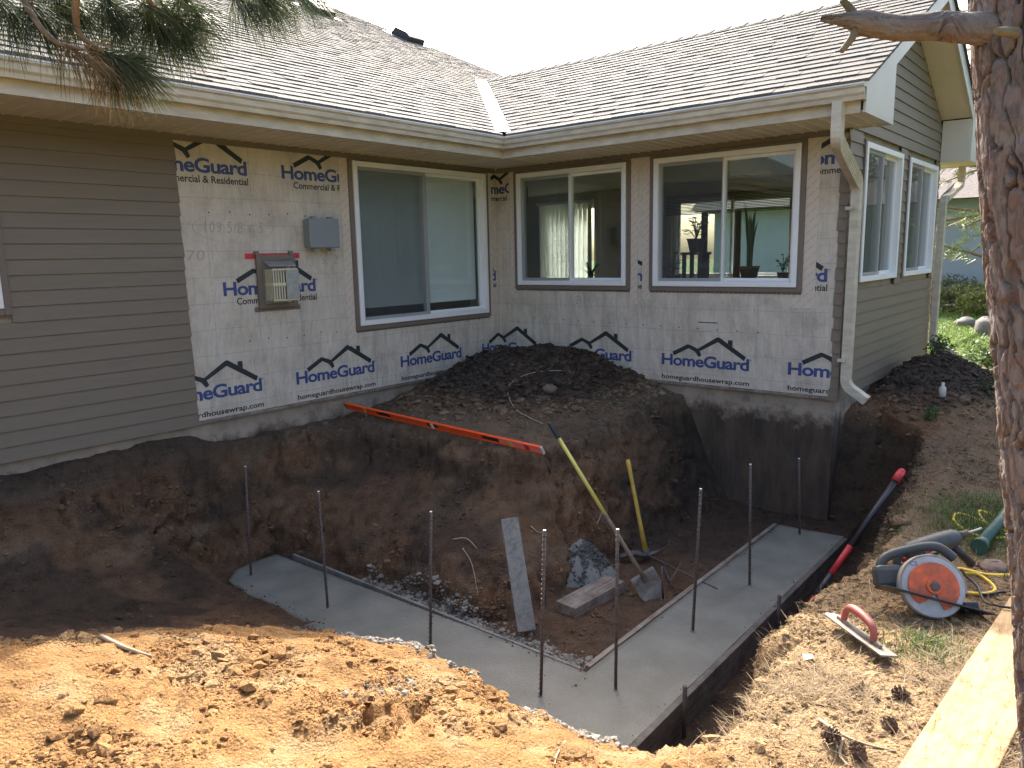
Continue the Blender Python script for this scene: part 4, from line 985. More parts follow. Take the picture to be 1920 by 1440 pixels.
for i, (t, b) in enumerate(rb):
    p = onz(*b, ZF); d = ray(*t); k = ((p.x - CAM[0]) * d[0] + (p.y - CAM[1]) * d[1]) / (d[0] ** 2 + d[1] ** 2); q = Vector(CAM + d * k)
    where = ('rebar at the rounded footing end by the house wall', 'rebar second from the rounded footing end', 'rebar midway along the footing leg facing the earth block', 'rebar just short of the footing corner, facing the earth block',
             'rebar at the footing corner nearest the formed leg', 'rebar on the formed footing leg nearest the pit timber', 'rebar on the formed footing leg past the mattock', 'rebar at the footing end below the downspout')[i]
    t_ = thing('rebar', (p.x, p.y, ZF), 'upright steel ' + where, 'rebar', 'rebar dowels in the wet footing')
    mb = MB(); mb.cyl(p - Vector((0, 0, .12)), q, .0095, 8)
    a = (q - p).normalized(); L_ = (q - p).length
    for j in range(int(L_ / .03)): c = p + a * (.02 + j * .03); mb.tube([c - a * .003, c + a * .003], .0115, 8)
    mb.build('bar', M['rebar'], t_)
    MB().cyl(q, q + a * .004, .0088, 8).build('cut_end_glint', M['rebar_tip_glint'], t_)  # near-white disc paints a bright lit look onto the bar end
    ring = MB(); ring.tube([(p.x, p.y, ZF - .01), (p.x, p.y, ZF + .007)], [.022, .013], 10); ring.build('concrete_collar', M['concrete'], t_)

def path_thing(name, pts, rad, material, label, cat, group=None, n=7):
    pts = [Vector(p) for p in pts]; mb = MB(); mb.tube(pts, rad, n); o = mb.build(name, material, loc=tuple(pts[0])); return tag(o, label, cat, group)
def smooth(pts, n=8, closed=False):
    P = [Vector(p) for p in pts]; out = []
    for i in range(len(P) - 1):
        p0 = P[max(i - 1, 0)]; p1 = P[i]; p2 = P[i + 1]; p3 = P[min(i + 2, len(P) - 1)]
        for k in range(n):
            t = k / n; out.append(.5 * ((2 * p1) + (-p0 + p2) * t + (2 * p0 - 5 * p1 + 4 * p2 - p3) * t * t + (-p0 + 3 * p1 - 3 * p2 + p3) * t ** 3))
    return out + [P[-1]]
G = ground_hit
def frame(o, x, z):
    """matrix with local X along x, local Z near z"""
    x = Vector(x).normalized(); z = Vector(z); y = z.cross(x).normalized(); z = x.cross(y)
    return Matrix(((x.x, y.x, z.x, o[0]), (x.y, y.y, z.y, o[1]), (x.z, y.z, z.z, o[2]), (0, 0, 0, 1)))
RH = Vector((RT[0], RT[1], 0)).normalized(); FH = Vector((FW[0], FW[1], 0)).normalized(); ZV = Vector((0, 0, 1))

# plank leaning on the earth block and block of timber
pb = onz(988, 1184, -1.22); pt = atd(955, 972, 0); 
d = ray(955, 972); k = ((pb.x - CAM[0]) * FH.x + (pb.y - CAM[1]) * FH.y + .42) / (d[0] * FH.x + d[1] * FH.y); pt = Vector(CAM + d * k)
Mx = frame(pb, pt - pb, RH.cross(pt - pb)); ln = (pt - pb).length
tag(MB().box((0, -.065, -.02), (ln, .065, .02), Mx).build('leaning_plank', M['plank_conc'], bevel=.005, loc=tuple(pb)), 'concrete-smeared grey plank leaning upright against the earth block', 'plank')
a = onz(1078, 1146, -1.2); b = onz(1168, 1096, -1.2); Mx = frame(a, b - a, ZV); ln = (b - a).length
tag(MB().box((-.02, -.02, -.06), (ln, .17, .035), Mx).build('timber_offcut', M['lumber_wet'], bevel=.005, loc=tuple(a)), 'short weathered timber offcut lying on the pit floor', 'timber')
# loose concrete heap behind the timber
def lump_heap(name, c, rx, ry, h, material, label, cat, s):
    n = 46; u = np.linspace(-1.15, 1.15, n); X, Y = np.meshgrid(u, u, indexing='ij'); r = np.hypot(X, Y)
    x = c[0] + X * rx; y = c[1] + Y * ry
    z = h * np.clip(1 - r ** 1.5, -.25, 1) + .05 * fbm(x, y, sc=.09, oct=4, s=s, gain=.6) * (r < 1.1)
    V = np.c_[x.ravel(), y.ravel(), (z + c[2]).ravel()]; idx = np.arange(n * n).reshape(n, n); F = np.c_[idx[:-1, :-1].ravel(), idx[1:, :-1].ravel(), idx[1:, 1:].ravel(), idx[:-1, 1:].ravel()]
    o = np_mesh(name, V, F, material); return tag(o, label, cat)
hc = onz(1090, 1090, -1.26)
lump_heap('concrete_heap', (hc.x + .12, hc.y + .1, -1.27), .3, .34, .3, M['concrete'], 'small lumpy heap of spilled grey concrete behind the timber offcut', 'concrete heap', 77)

# shovel: scoop on the floor, yellow handle leaning, black grip
sb = onz(1210, 1110, -1.23); 
def on_plane(px, py, p0, nrm): d = Vector(ray(px, py)); c = Vector(CAM); return c + d * ((Vector(p0) - c).dot(nrm) / d.dot(nrm))
nrm = FH
ferr = on_plane(1200, 1072, sb, nrm) + FH * .02; d = ray(1048, 822); k = ((sb.x - CAM[0]) * FH.x + (sb.y - CAM[1]) * FH.y + .45) / (d[0] * FH.x + d[1] * FH.y); htop = Vector(CAM + d * k)
ax = (htop - ferr).normalized(); gtop = htop + ax * .14
sh = thing('shovel', tuple(sb), 'long shovel with yellow handle and black grip leaning from pit floor to earth block', 'shovel')
mid = ferr + ax * ((htop - ferr).length * .42)
MB().tube([mid, htop], .0165, 10).build('handle', M['fibre_yellow'], sh)
MB().tube([ferr - ax * .1, mid], [.019, .0168], 10).build('handle_lower', M['muddy'], sh)
MB().tube([htop, htop + ax * .01, gtop, gtop + ax * .01], [.017, .021, .021, .014], 10).build('grip', M['rubber'], sh)
bl = MB(); nrm2 = RH.cross(ax).normalized(); sdv = ax.cross(nrm2).normalized(); nu, nv = 9, 10; vs = []
for j in range(nv):
    t = j / (nv - 1); wd = .105 * (1 - .9 * max(0, (t - .6) / .4) ** 2.2); 
    for i in range(nu):
        q = i / (nu - 1) * 2 - 1; vs.append(ferr - ax * (.02 + t * .27) + sdv * wd * q + nrm2 * (.03 * (q * q) - .02 + .02 * (1 - t) ** 4 - .03 * t))
bl.add(vs, [(j * nu + i, j * nu + i + 1, (j + 1) * nu + i + 1, (j + 1) * nu + i) for j in range(nv - 1) for i in range(nu - 1)], True)
o = bl.build('blade', M['float_grey'], sh); md = o.modifiers.new('s', 'SOLIDIFY'); md.thickness = .004
# mattock with yellow handle
mb_ = onz(1212, 1042, -1.2); tp = on_plane(1177, 862, mb_, nrm); tp += FH * .2 * 0; d = ray(1177, 862); k = ((mb_.x - CAM[0]) * FH.x + (mb_.y - CAM[1]) * FH.y + .12) / (d[0] * FH.x + d[1] * FH.y); tp = Vector(CAM + d * k)
mt = thing('mattock', tuple(mb_), 'mattock with thick yellow wooden handle standing on its iron head in the pit', 'mattock'); ax = (tp - mb_).normalized()
MB().tube([mb_, mb_ + ax * .3, mb_ + ax * .7, tp - ax * .03, tp], [.03, .021, .02, .024, .02], 10, sx=.8).build('handle', M['wood_yellow'], mt)
hd = MB(); c = mb_ + ax * .01
hd.tube(smooth([c - RH * .24 - ZV * .02, c - RH * .12 + ZV * .015, c, c + RH * .11 + ZV * .03, c + RH * .2 + ZV * .11 - FH * .05], 5), [.006 + .024 * math.sin(math.pi * min(1, .15 + i / 20)) for i in range(21)], 8, sx=1.4)
hd.tube([c - ax * .04, c + ax * .05], .036, 10); hd.build('head', M['iron'], mt)
# loose steel rods on the pit floor
for (p, q, zz, l) in (((1180, 1030), (1345, 1112), .05, 'long loose steel rod lying across the pit floor beyond the shovel'), ((1238, 1045), (1260, 1100), .04, 'short steel rod pegged in the pit floor, leaning over another'), ((1280, 1057), (1256, 1098), .05, 'short rusty rod crossing behind the mattock'), ((1241, 1062), (1243, 1122), .0, 'upright steel peg on the pit floor next to the shovel blade')):
    a = onz(*p, -1.21); b = onz(*q, -1.23)
    if zz == .0: a = on_plane(p[0], p[1], b, FH)
    if zz == .05: a.z += .03; b.z += .03
    path_thing('steel_rod', [a, b], .009, M['rebar'], l, 'steel rod', 'loose steel rods on the pit floor')

# orange level lying along the edge of the earth block
la = Vector((-2.38, -.12, -.13)); 
def drop(px, py, dz): p = G(px, py); return Vector((p.x, p.y, p.z + dz))
lz0, lz1 = -.16, -.24
for _ in range(6):
    l0 = onz(648, 762, lz0); l1 = onz(1015, 846, lz1); up_ = max(tz(*l0.lerp(l1, t / 20).xy) - l0.lerp(l1, t / 20).z for t in range(21)) + .035; lz0 += up_ * .6; lz1 += up_ * .6
lv = thing('spirit_level', tuple(l0), 'long orange box spirit level lying on the edge of the earth block', 'spirit level')
Lx = (l1 - l0); ln = Lx.length; tilt = (ZV * .75 - FH * .65); Mx = frame(l0, Lx, tilt.cross(Lx).cross(Lx) * -1)
LH = .041
def lvl(name, x0, x1, z0, z1, m, y=(-.0, .024), bev=.002): return MB().box((x0, y[0], z0), (x1, y[1], z1), Mx).build(name, M[m], lv, bevel=bev)
lvl('rail', 0, ln, -LH, -LH + .009, 'orange'); lvl('rail', 0, ln, LH - .009, LH, 'orange')
holes = [(.19, .27), (.47, .53), (.74, .82)]; cuts = [0] + [h * ln for p in holes for h in p] + [ln]
for i in range(0, len(cuts), 2):
    lvl('web', cuts[i], cuts[i + 1], -LH + .012, LH - .012, 'orange' if i < 6 else 'pink', (.004, .02))
for a, b in holes: lvl('hand_hole', a * ln, b * ln, -LH + .012, LH - .012, 'dark_slot', (.010, .014))
for f_ in (.12, .5, .87): lvl('vial', f_ * ln - .012, f_ * ln + .012, -.03, .03, 'vial' if f_ != .5 else 'vinyl', (-.002, .026))
lvl('end_cap', -.012, 0, -LH, LH, 'rubber'); lvl('end_cap', ln, ln + .012, -LH, LH, 'white_scrap'); lvl('mark_band', .93 * ln, .95 * ln, -LH + .013, LH - .013, 'red_paint', (.002, .0039))
# wire on the mound
wp = [drop(px, py, .012) for px, py in ((1095, 705), (1060, 698), (1005, 700), (965, 715), (952, 738), (965, 768), (990, 785), (1018, 798))]
path_thing('loose_wire', smooth(wp, 6), .0045, M['wire'], 'thin pale wire curling over the dark dirt mound', 'wire', n=5)

# digging bar on the right bank
b1 = onz(1690, 885, -.12); b0 = onz(1516, 1138, -.93); b0.y = min(b0.y, -4.86)
ax = (b1 - b0).normalized(); ln = (b1 - b0).length
db = thing('digging_bar', tuple(b0), 'long black steel digging bar with red bands propped along the bank', 'digging bar')
segs = [(0, .07, 'red_paint', .02), (.07, .24, 'bar_black', .02), (.24, .44, 'red_paint', .021), (.44, .93, 'bar_black', .02), (.93, 1, 'red_paint', .027)]
for s0, s1, m_, r_ in segs:
    MB().tube([b0 + ax * ln * s0, b0 + ax * ln * s1], r_, 12).build('shaft' if m_ == 'bar_black' else 'red_band', M[m_], db)
MB().ball(b1, .027, 10, 6).build('end_knob', M['red_paint'], db)

# lumber board at the right
e1 = onz(1905, 1118, -.26); e2 = onz(1735, 1440, -.24); dd = (e2 - e1).normalized(); 
far_ = onz(1893, 1120, -.235); nearL = onz(1682, 1440, -.235); 
dr = (nearL - far_).normalized(); sd_ = Vector((-dr.y, dr.x, 0)); 
if sd_.dot(Vector((1, 0, 0))) < 0 and sd_.y > 0: sd_ = -sd_
Mx = frame(far_ - dr * .15 + Vector((0, 0, 0)), dr, ZV); sg = 1 if (Mx.to_3x3() @ Vector((0, 1, 0))).dot(RH) > 0 else -1
wB = .235; ys = sorted((0, sg * wB)); 
tag(MB().box((0, ys[0], -.038), (2.9, ys[1], .0), Mx).build('lumber_board', M['lumber'], bevel=.004, loc=tuple(far_)), 'long new yellow pine board lying on the grass by the trunk', 'board')
# magnesium float with red handle
fl = thing('hand_float', tuple(G(1610, 1180)), 'magnesium hand float with red handle lying on the sunlit bank', 'hand float')
f0 = onz(1556, 1142, -.25); f1 = onz(1668, 1236, -.27); f0.z = tz(f0.x, f0.y) + .05; f1.z = tz(f1.x, f1.y) + .035; Lx = f1 - f0; ln = Lx.length
Mx = frame(f0, Lx, ZV + RH * .25 - FH * .3)
mb = MB(); mb.prism([(0, -.02, 0), (.02, -.042, 0), (ln, -.042, 0), (ln, .042, 0), (.02, .042, 0), (0, .02, 0)], (0, 0, .008), Mx); mb.box((.06, -.008, .008), (ln - .06, .008, .022), Mx); mb.build('blade', M['float_grey'], fl, bevel=.002)
mb = MB(); mb.tube(smooth([(ln * .24, 0, .015), (ln * .25, 0, .06), (ln * .32, 0, .088), (ln * .5, 0, .09), (ln * .66, 0, .075), (ln * .72, 0, .05), (ln * .73, 0, .015)], 5), [.014, .014, .014, .014, .014, .015, .015, .016, .017, .018, .019, .02, .02, .02, .02, .019, .019, .018, .018, .018, .017, .017, .016, .016, .015, .015, .015, .015, .015, .015, .015], 10, M=Mx); mb.build('handle', M['float_red'], fl)

# circular saw: guard disc faces the camera
sc_ = onz(1750, 1150, -.27); sc_.z = tz(sc_.x, sc_.y)
saw = thing('circular_saw', tuple(sc_), 'circular saw with orange guard and grey housing lying on the dirt', 'circular saw')
cen = on_plane(1750, 1100, sc_ + FH * .06, FH)
nrmS = (-FH * .86 - RH * .12 + ZV * .45).normalized(); xS = (RH - nrmS * RH.dot(nrmS)).normalized(); zS = nrmS.cross(xS)
if zS.z < 0: zS = -zS
# local frame: X right, Z up in the disc plane, Y away from the viewer
MS = Matrix(((xS.x, -nrmS.x, zS.x, cen.x), (xS.y, -nrmS.y, zS.y, cen.y), (xS.z, -nrmS.z, zS.z, cen.z), (0, 0, 0, 1)))
def disc(mb, r, y0, y1, a0=0, a1=2 * math.pi, n=40, c=(0, 0), r_in=0):
    full = a1 - a0 > 6.2
    pts = [(c[0] + r * math.cos(a0 + (a1 - a0) * i / n), y0, c[1] + r * math.sin(a0 + (a1 - a0) * i / n)) for i in range(n + (0 if full else 1))]
    if r_in: pts += [(c[0] + r_in * math.cos(a1 + (a0 - a1) * i / n), y0, c[1] + r_in * math.sin(a1 + (a0 - a1) * i / n)) for i in range(n + 1)]
    mb.prism(pts, (0, y1 - y0, 0), MS)
    return mb
RS = .150
disc(MB(), RS, .0, .05, R(-15), R(190), 36).build('upper_guard', M['saw_grey'], saw, bevel=.006)
disc(MB(), RS - .006, .006, .045, R(186), R(345), 30).build('lower_guard', M['saw_grey'], saw, bevel=.006)
disc(MB(), RS - .012, -.001, .003).build('blade', M['steel'], saw)
dsk = MB(); n = 60; pts = []
for i in range(n):
    an = R(-75) + R(285) * i / (n - 1); r_ = .110 * (1 + (.03 if i % 2 else -.0) * (1 if i > 44 or i < 12 else 0)); pts.append((r_ * math.cos(an), -.012, r_ * math.sin(an)))
pts += [(-.075, -.012, -.075), (-.03, -.012, -.055), (-.0, -.012, -.03)]
dsk.prism(pts, (0, .010, 0), MS); dsk.build('inner_guard', M['saw_orange'], saw)
disc(MB(), .036, -.022, -.013, n=24).build('arbor_ring', M['saw_orange'], saw, bevel=.003); disc(MB(), .022, -.030, -.0225, n=20).build('arbor_bolt', M['iron'], saw, bevel=.003)
Mt = MS @ Matrix.Rotation(R(17), 4, 'Y')
MB().box((-.22, -.055, -.062), (.25, .12, -.055), Mt).build('base_plate', M['bar_black'], saw, bevel=.002)
MB().box((-.23, .04, .0), (-.10, .13, .11), MS).build('motor', M['saw_blue'], saw, bevel=.025)
MB().tube(smooth([(-.2, .09, .05), (-.17, .09, .14), (-.05, .09, .18), (.08, .09, .19), (.15, .08, .13)], 6), .023, 10, M=MS).build('handle', M['saw_blue'], saw)
MB().box((.13, .03, -.12), (.2, .1, -.07), MS).build('lever', M['bar_black'], saw, bevel=.01)
cs = text_mesh('CS', .032, .015, 1.0, M['ink_blue'], .02); Mc = MS @ Matrix.Translation((-.085, -.0012, .098)) @ Matrix.Rotation(R(90), 4, 'X')
o = link('lettering', cs, saw); o.rotation_euler = Mc.to_euler(); o.location = Mc.to_translation() - org(saw)

# rotary hammer drill behind the saw
dc = onz(1745, 1062, -.25); dc.z = tz(dc.x, dc.y)
dr_ = thing('hammer_drill', tuple(dc), 'dark grey hammer drill with bit lying behind the circular saw', 'drill')
c0 = on_plane(1722, 1030, dc, FH); c1 = on_plane(1788, 1008, dc, FH); ax = (c1 - c0).normalized()
MB().tube([c0 - ax * .07, c0 - ax * .05, c0 + ax * .04, c1 - ax * .03, c1 + ax * .0, c1 + ax * .03], [.035, .052, .056, .05, .046, .028], 14).build('body', M['drill_grey'], dr_)
MB().tube([c1 + ax * .03, c1 + ax * .075], [.024, .017], 12).build('chuck', M['iron'], dr_); MB().tube([c1 + ax * .07, c1 + ax * .15], .006, 8).build('bit', M['steel'], dr_)
hp = c0 - ax * .05; MB().tube(smooth([hp - ax * .0 + ZV * .01, hp - ax * .06 - ZV * .0, hp - ax * .05 - ZV * .06 + RH * .0, hp + ax * .06 - ZV * .09], 5), .021, 10).build('handle', M['drill_grey'], dr_)
MB().tube([hp - ax * .035 - ZV * .03, hp + ax * .03 - ZV * .055], .012, 8).build('trigger', M['red_paint'], dr_)
MB().tube([c1 - ax * .02 - ZV * .02, on_plane(1822, 1058, dc, FH)], [.02, .022], 10).build('side_handle', M['bar_black'], dr_)
Mb = frame(c0 + ax * .04 - FH * .0565, ax, ZV); MB().box((-.03, -.002, -.012), (.05, .002, .018), Mb).build('badge', M['white_scrap'], dr_); MB().box((-.028, -.004, -.004), (.0, -.0021, .014), Mb).build('badge', M['red_paint'], dr_)
def cord(name, pix, r, m, label, dz=.01, lift=None):
    P = []
    for i, (px, py) in enumerate(pix): p = G(px, py); p.z += dz + (lift[i] if lift else 0); P.append(p)
    return path_thing(name, smooth(P, 7), r, M[m], label, 'cord')
cord('extension_cord', [(1900, 1000), (1870, 975), (1835, 962), (1850, 985), (1885, 1000), (1905, 1012), (1880, 1013), (1838, 1010), (1800, 992), (1787, 975), (1800, 968), (1850, 985), (1900, 1010)], .0085, 'cord_yellow', 'yellow extension cord looping over the green grass by the green pipe')
cord('extension_cord', [(1900, 1083), (1850, 1082), (1800, 1070), (1790, 1078), (1830, 1082), (1858, 1098), (1864, 1112), (1840, 1118), (1805, 1116)], .0085, 'cord_yellow', 'yellow extension cord curving out from behind the circular saw')
cord('power_cord', [(1905, 1168), (1870, 1160), (1845, 1140), (1832, 1115), (1812, 1098), (1800, 1090)], .006, 'rubber', 'black power cord running from the circular saw across the board', .012, [.05, .05, .02, .02, .03, .05])
cord('power_cord', [(1682, 1026), (1660, 1018), (1648, 1030), (1655, 1055), (1672, 1080), (1690, 1085)], .006, 'rubber', 'black power cord looping out of the hammer drill handle', .012, [.08, .05, .0, 0, 0, .03])
cord('power_cord', [(1905, 1117), (1880, 1116), (1850, 1120), (1830, 1118)], .006, 'rubber', 'black power cord lying flat beside the yellow cord', .012)
p0 = onz(1838, 1022, -.26); p1 = onz(1920, 920, -.22)
gp = thing('green_pipe', tuple(p0), 'dark green pipe with flared end lying behind the trunk', 'pipe'); ax = (p1 - p0).normalized()
MB().tube([p0, p1], .031, 14).build('tube', M['pipe_green'], gp); MB().tube([p0 - ax * .03, p0 + ax * .02, p0 + ax * .06], [.045, .042, .031], 14).build('flared_end', M['pipe_green'], gp)

# ------------------------------------------------------------------ loose stuff on the ground
def ico():
    t = (1 + 5 ** .5) / 2; v = np.array([(-1, t, 0), (1, t, 0), (-1, -t, 0), (1, -t, 0), (0, -1, t), (0, 1, t), (0, -1, -t), (0, 1, -t), (t, 0, -1), (t, 0, 1), (-t, 0, -1), (-t, 0, 1)]) / math.sqrt(1 + t * t)
    f = np.array([(0, 11, 5), (0, 5, 1), (0, 1, 7), (0, 7, 10), (0, 10, 11), (1, 5, 9), (5, 11, 4), (11, 10, 2), (10, 7, 6), (7, 1, 8), (3, 9, 4), (3, 4, 2), (3, 2, 6), (3, 6, 8), (3, 8, 9), (4, 9, 5), (2, 4, 11), (6, 2, 10), (8, 6, 7), (9, 8, 1)])
    return v, f
def scatter_clods(name, P, S, col, material, smooth_=False, flat=.75, sink=.25):
    v, f = ico(); n = len(P); V = np.empty((n, 12, 3)); 
    sc = S[:, None, None] * (1 + RNG.uniform(-.38, .38, (n, 12, 1))) ; base = v[None] * sc * np.stack([RNG.uniform(.7, 1.25, n), RNG.uniform(.7, 1.25, n), RNG.uniform(.5, 1.0, n) * flat], 1)[:, None, :]
    a = RNG.uniform(0, 6.28, n); b = RNG.uniform(-.6, .6, n); ca, sa = np.cos(a)[:, None], np.sin(a)[:, None]; cb, sb_ = np.cos(b)[:, None], np.sin(b)[:, None]
    x, y, z = base[..., 0], base[..., 1], base[..., 2]; x, z = x * cb + z * sb_, -x * sb_ + z * cb; x, y = x * ca - y * sa, x * sa + y * ca
    V = np.stack([x, y, z], 2) + P[:, None, :]; V[..., 2] += (S * flat * (.5 - sink))[:, None] * .8
    F = (f[None] + (np.arange(n) * 12)[:, None, None]).reshape(-1, 3)
    return np_mesh(name, V.reshape(-1, 3), F, material, smooth_, kind='stuff', attrs={'soil': np.repeat(col, 12, 0)})
# sample the final ground surface by area
gm = ground.data; gm.calc_loop_triangles(); nt = len(gm.loop_triangles); ti = np.empty(nt * 3, np.int32); gm.loop_triangles.foreach_get('vertices', ti); ti = ti.reshape(-1, 3)
gco = np.empty(len(gm.vertices) * 3, np.float32); gm.vertices.foreach_get('co', gco); gco = gco.reshape(-1, 3).astype(float)
A_, B_, C_ = gco[ti[:, 0]], gco[ti[:, 1]], gco[ti[:, 2]]; tri_n = np.cross(B_ - A_, C_ - A_); tri_a = np.linalg.norm(tri_n, axis=1) / 2; tri_c = (A_ + B_ + C_) / 3
def visible(c):
    d = c - CAM; z = d @ FW; px = 960 + FPX * (d @ RT) / np.maximum(z, .01); py = 720 - FPX * (d @ UP) / np.maximum(z, .01)
    return (z > .3) & (px > -80) & (px < 2000) & (py > 0) & (py < 1500)
tri_v = visible(tri_c); tri_d = np.linalg.norm(tri_c - CAM, axis=1)
def sample(n, wfun):
    w_ = tri_a * tri_v * wfun(*tri_c.T); w_ = w_ / w_.sum(); i = RNG.choice(nt, n, p=w_); u, v = RNG.random(n), RNG.random(n); q = u + v > 1; u[q] = 1 - u[q]; v[q] = 1 - v[q]
    return A_[i] + (B_[i] - A_[i]) * u[:, None] + (C_[i] - A_[i]) * v[:, None]
def clus(x, y, sc, s, lo=.05, hi=.4): return sst(lo, hi, fbm(x, y, sc=sc, oct=3, s=s))
infoot = lambda x, y: ((x > -4.46) & (x < -3.74) & (y < -.55) & (y > -4.6)) | ((x > -4.56) & (x < -.4) & (y < -3.85) & (y > -4.6))
off = lambda x, y: np.where(infoot(x, y) | (x > .05) & (y > -4.2), 0, 1.)
def sizes(n, lo, hi, p=3.0): return lo * (1 - RNG.random(n) * (1 - (lo / hi) ** (p - 1))) ** (-1 / (p - 1))
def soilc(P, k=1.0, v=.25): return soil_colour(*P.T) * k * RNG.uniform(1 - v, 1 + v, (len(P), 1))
# sun-baked spoil in front: crumbs in patches
Pq = sample(24000, lambda x, y, z: sst(-4.3, -4.9, x) * sst(-2.3, -3.0, y) * (.03 + clus(x, y, .5, 301) + 1.2 * clus(x, y, .22, 305, .2, .5)) * off(x, y)); scatter_clods('clay_crumbs', Pq, sizes(len(Pq), .003, .04, 3.3), soilc(Pq, .95, .3), M['clod'])
Pq = sample(16000, lambda x, y, z: sst(-5.0, -5.15, y) * (x > -5.2) * (x < 1) * (.12 + clus(x, y, .4, 311)) ); scatter_clods('bank_crumbs', Pq, sizes(len(Pq), .0035, .024, 2.9), soilc(Pq, 1.0), M['clod'])
# pit walls and floor
Pq = sample(13000, lambda x, y, z: (y > -5.1) * (x > -6.8) * (z > -1.5) * sst(-2.9, -2.4, y + (x > -4.4) * 9) * (mound(x, y) < .12) * (.1 + clus(x, y, .35, 321)) * off(x, y) * (y < -.03)); scatter_clods('pit_crumbs', Pq, sizes(len(Pq), .004, .035, 2.7), soilc(Pq, 1.15, .35), M['clod'])
# mound clods
Pq = sample(8000, lambda x, y, z: sst(.04, .2, mound(x, y)) * (y > -2.8) * (x > -2.9) * (y < -.02) * (x < -.02)); scatter_clods('mound_clods', Pq, sizes(len(Pq), .008, .055, 2.5), soilc(Pq, 1.25, .4), M['clod'])
Pq = sample(1800, lambda x, y, z: sst(.05, .2, pile(x, y)) * (y < LB - .05)); scatter_clods('heap_clods', Pq, sizes(len(Pq), .012, .05, 2.6), soilc(Pq, 1.15, .4), M['clod'])
# crumbs of spilled concrete along the brink
def brink(x, y, z): return np.exp(-((x + 5.05 + .07 * np.sin(y * 5)) / .06) ** 2) * (y < -3.2) * (y > -5.0) + .5 * np.exp(-((x + 3.66) / .06) ** 2) * (y < -1.6) * (y > -3.9) + .35 * np.exp(-((x + 4.62) / .08) ** 2) * (y < -2.0) * (y > -4.4) + .12 * np.exp(-((x + 5.6) / .12) ** 2 - ((y + 4.15) / .08) ** 2)
Pq = sample(6500, brink); c = np.tile((.36, .33, .275), (len(Pq), 1)) * RNG.uniform(.75, 1.15, (len(Pq), 1)); scatter_clods('concrete_crumbs', Pq, sizes(len(Pq), .005, .026, 2.5), c, M['clod'])
hx = RNG.normal(0, 1, (1500, 2)) * .16; Pq = np.c_[hc.x + .12 + hx[:, 0], hc.y + .1 + hx[:, 1], np.zeros(1500)]; rr = np.hypot(hx[:, 0] / .3, hx[:, 1] / .34); Pq[:, 2] = -1.27 + .3 * np.clip(1 - rr ** 1.5, 0, 1) + .0; c = np.tile((.15, .145, .125), (1500, 1)) * RNG.uniform(.75, 1.2, (1500, 1)); scatter_clods('heap_crumbs', Pq, sizes(1500, .006, .03, 2.4), c, M['clod'])

fx = np.r_[RNG.normal(-4.45, .035, 350), RNG.normal(-3.82, .02, 60), RNG.uniform(-4.3, -.6, 60), RNG.uniform(-4.4, -3.9, 10)]; fy = np.r_[RNG.uniform(-4.4, -.9, 350), RNG.uniform(-3.9, -.8, 60), RNG.choice((-4.48, -3.94), 60) + RNG.normal(0, .015, 60), RNG.uniform(-4.4, -.9, 10)]
ok = infoot(fx, fy); Pq = np.c_[fx, fy, np.full(len(fx), ZF + .002)][ok]; scatter_clods('footing_crumbs', Pq, sizes(len(Pq), .003, .012, 2.8), np.tile((.12, .085, .055), (len(Pq), 1)) * RNG.uniform(.6, 1.6, (len(Pq), 1)), M['clod'])
# single stones, each a thing
def rock(name, px, py, size, material, label, seed, sc=(1, 1, .6), cat='stone', group=None):
    p = G(px, py); mb = MB(); mb.ball((p.x, p.y, p.z + size * sc[2] * .35), size, 12, 8, sc, seed=seed, amp=.13); o = mb.build(name, M[material], loc=tuple(p)); return tag(o, label, cat, group)
rock('stone', 1862, 1066, .075, 'stone', 'flat tan stone lying beside the yellow cord loop', 3, (1.2, .8, .35)); rock('stone', 1030, 735, .075, 'stone', 'reddish round stone sitting in the dark dirt mound', 4, (1.1, 1, .7))
rock('stone', 978, 752, .035, 'stone', 'small tan stone in the dark mound left of the reddish one', 5); rock('stone', 1085, 755, .04, 'stone', 'small tan stone in the dark mound just below the wire', 6)
for i, (px, py, s_) in enumerate(((1718, 1168, .022), (1736, 1176, .018), (1713, 1190, .022), (1682, 1160, .016), (1640, 1158, .02), (1762, 1172, .016), (1690, 1178, .016))):
    rock('pebble', px, py, s_, 'stone', 'smooth brown pebble lying on the bank between the saw and float', 20 + i, (1.1, .9, .75), 'pebble', 'pebbles on the bank by the saw')
def clump(name, px, py, s_, n, label, seed, cat='clod'):
    p = G(px, py); mb = MB(); rr_ = random.Random(seed)
    mb.ball((p.x, p.y, p.z + s_ * .2), s_, 14, 10, (1.1, .9, .6), seed=seed, amp=.2); o = mb.build(name, M['clod'], loc=tuple(p)); n_ = len(o.data.vertices)
    at = o.data.attributes.new('soil', 'FLOAT_COLOR', 'POINT'); c = soil_colour(np.array([p.x]), np.array([p.y]), np.array([p.z]))[0] * .9; at.data.foreach_set('color', [*c, 1] * n_); return tag(o, label, cat)
clump('dirt_clod', 200, 1320, .036, 1, 'big cracked lump of dry clay on the sunlit spoil', 31); clump('dirt_clod', 140, 1338, .026, 1, 'rounded clay lump next to the big cracked lump', 32)
clump('dirt_clod', 1415, 1175, .035, 1, 'clay lump hanging on the edge of the sunlit bank', 33); clump('dirt_clod', 1340, 1270, .04, 1, 'clay lump on the brink above the outer form board', 34); clump('dirt_clod', 1690, 985, .06, 1, 'dark clod on the shaded bank above the digging bar', 35)

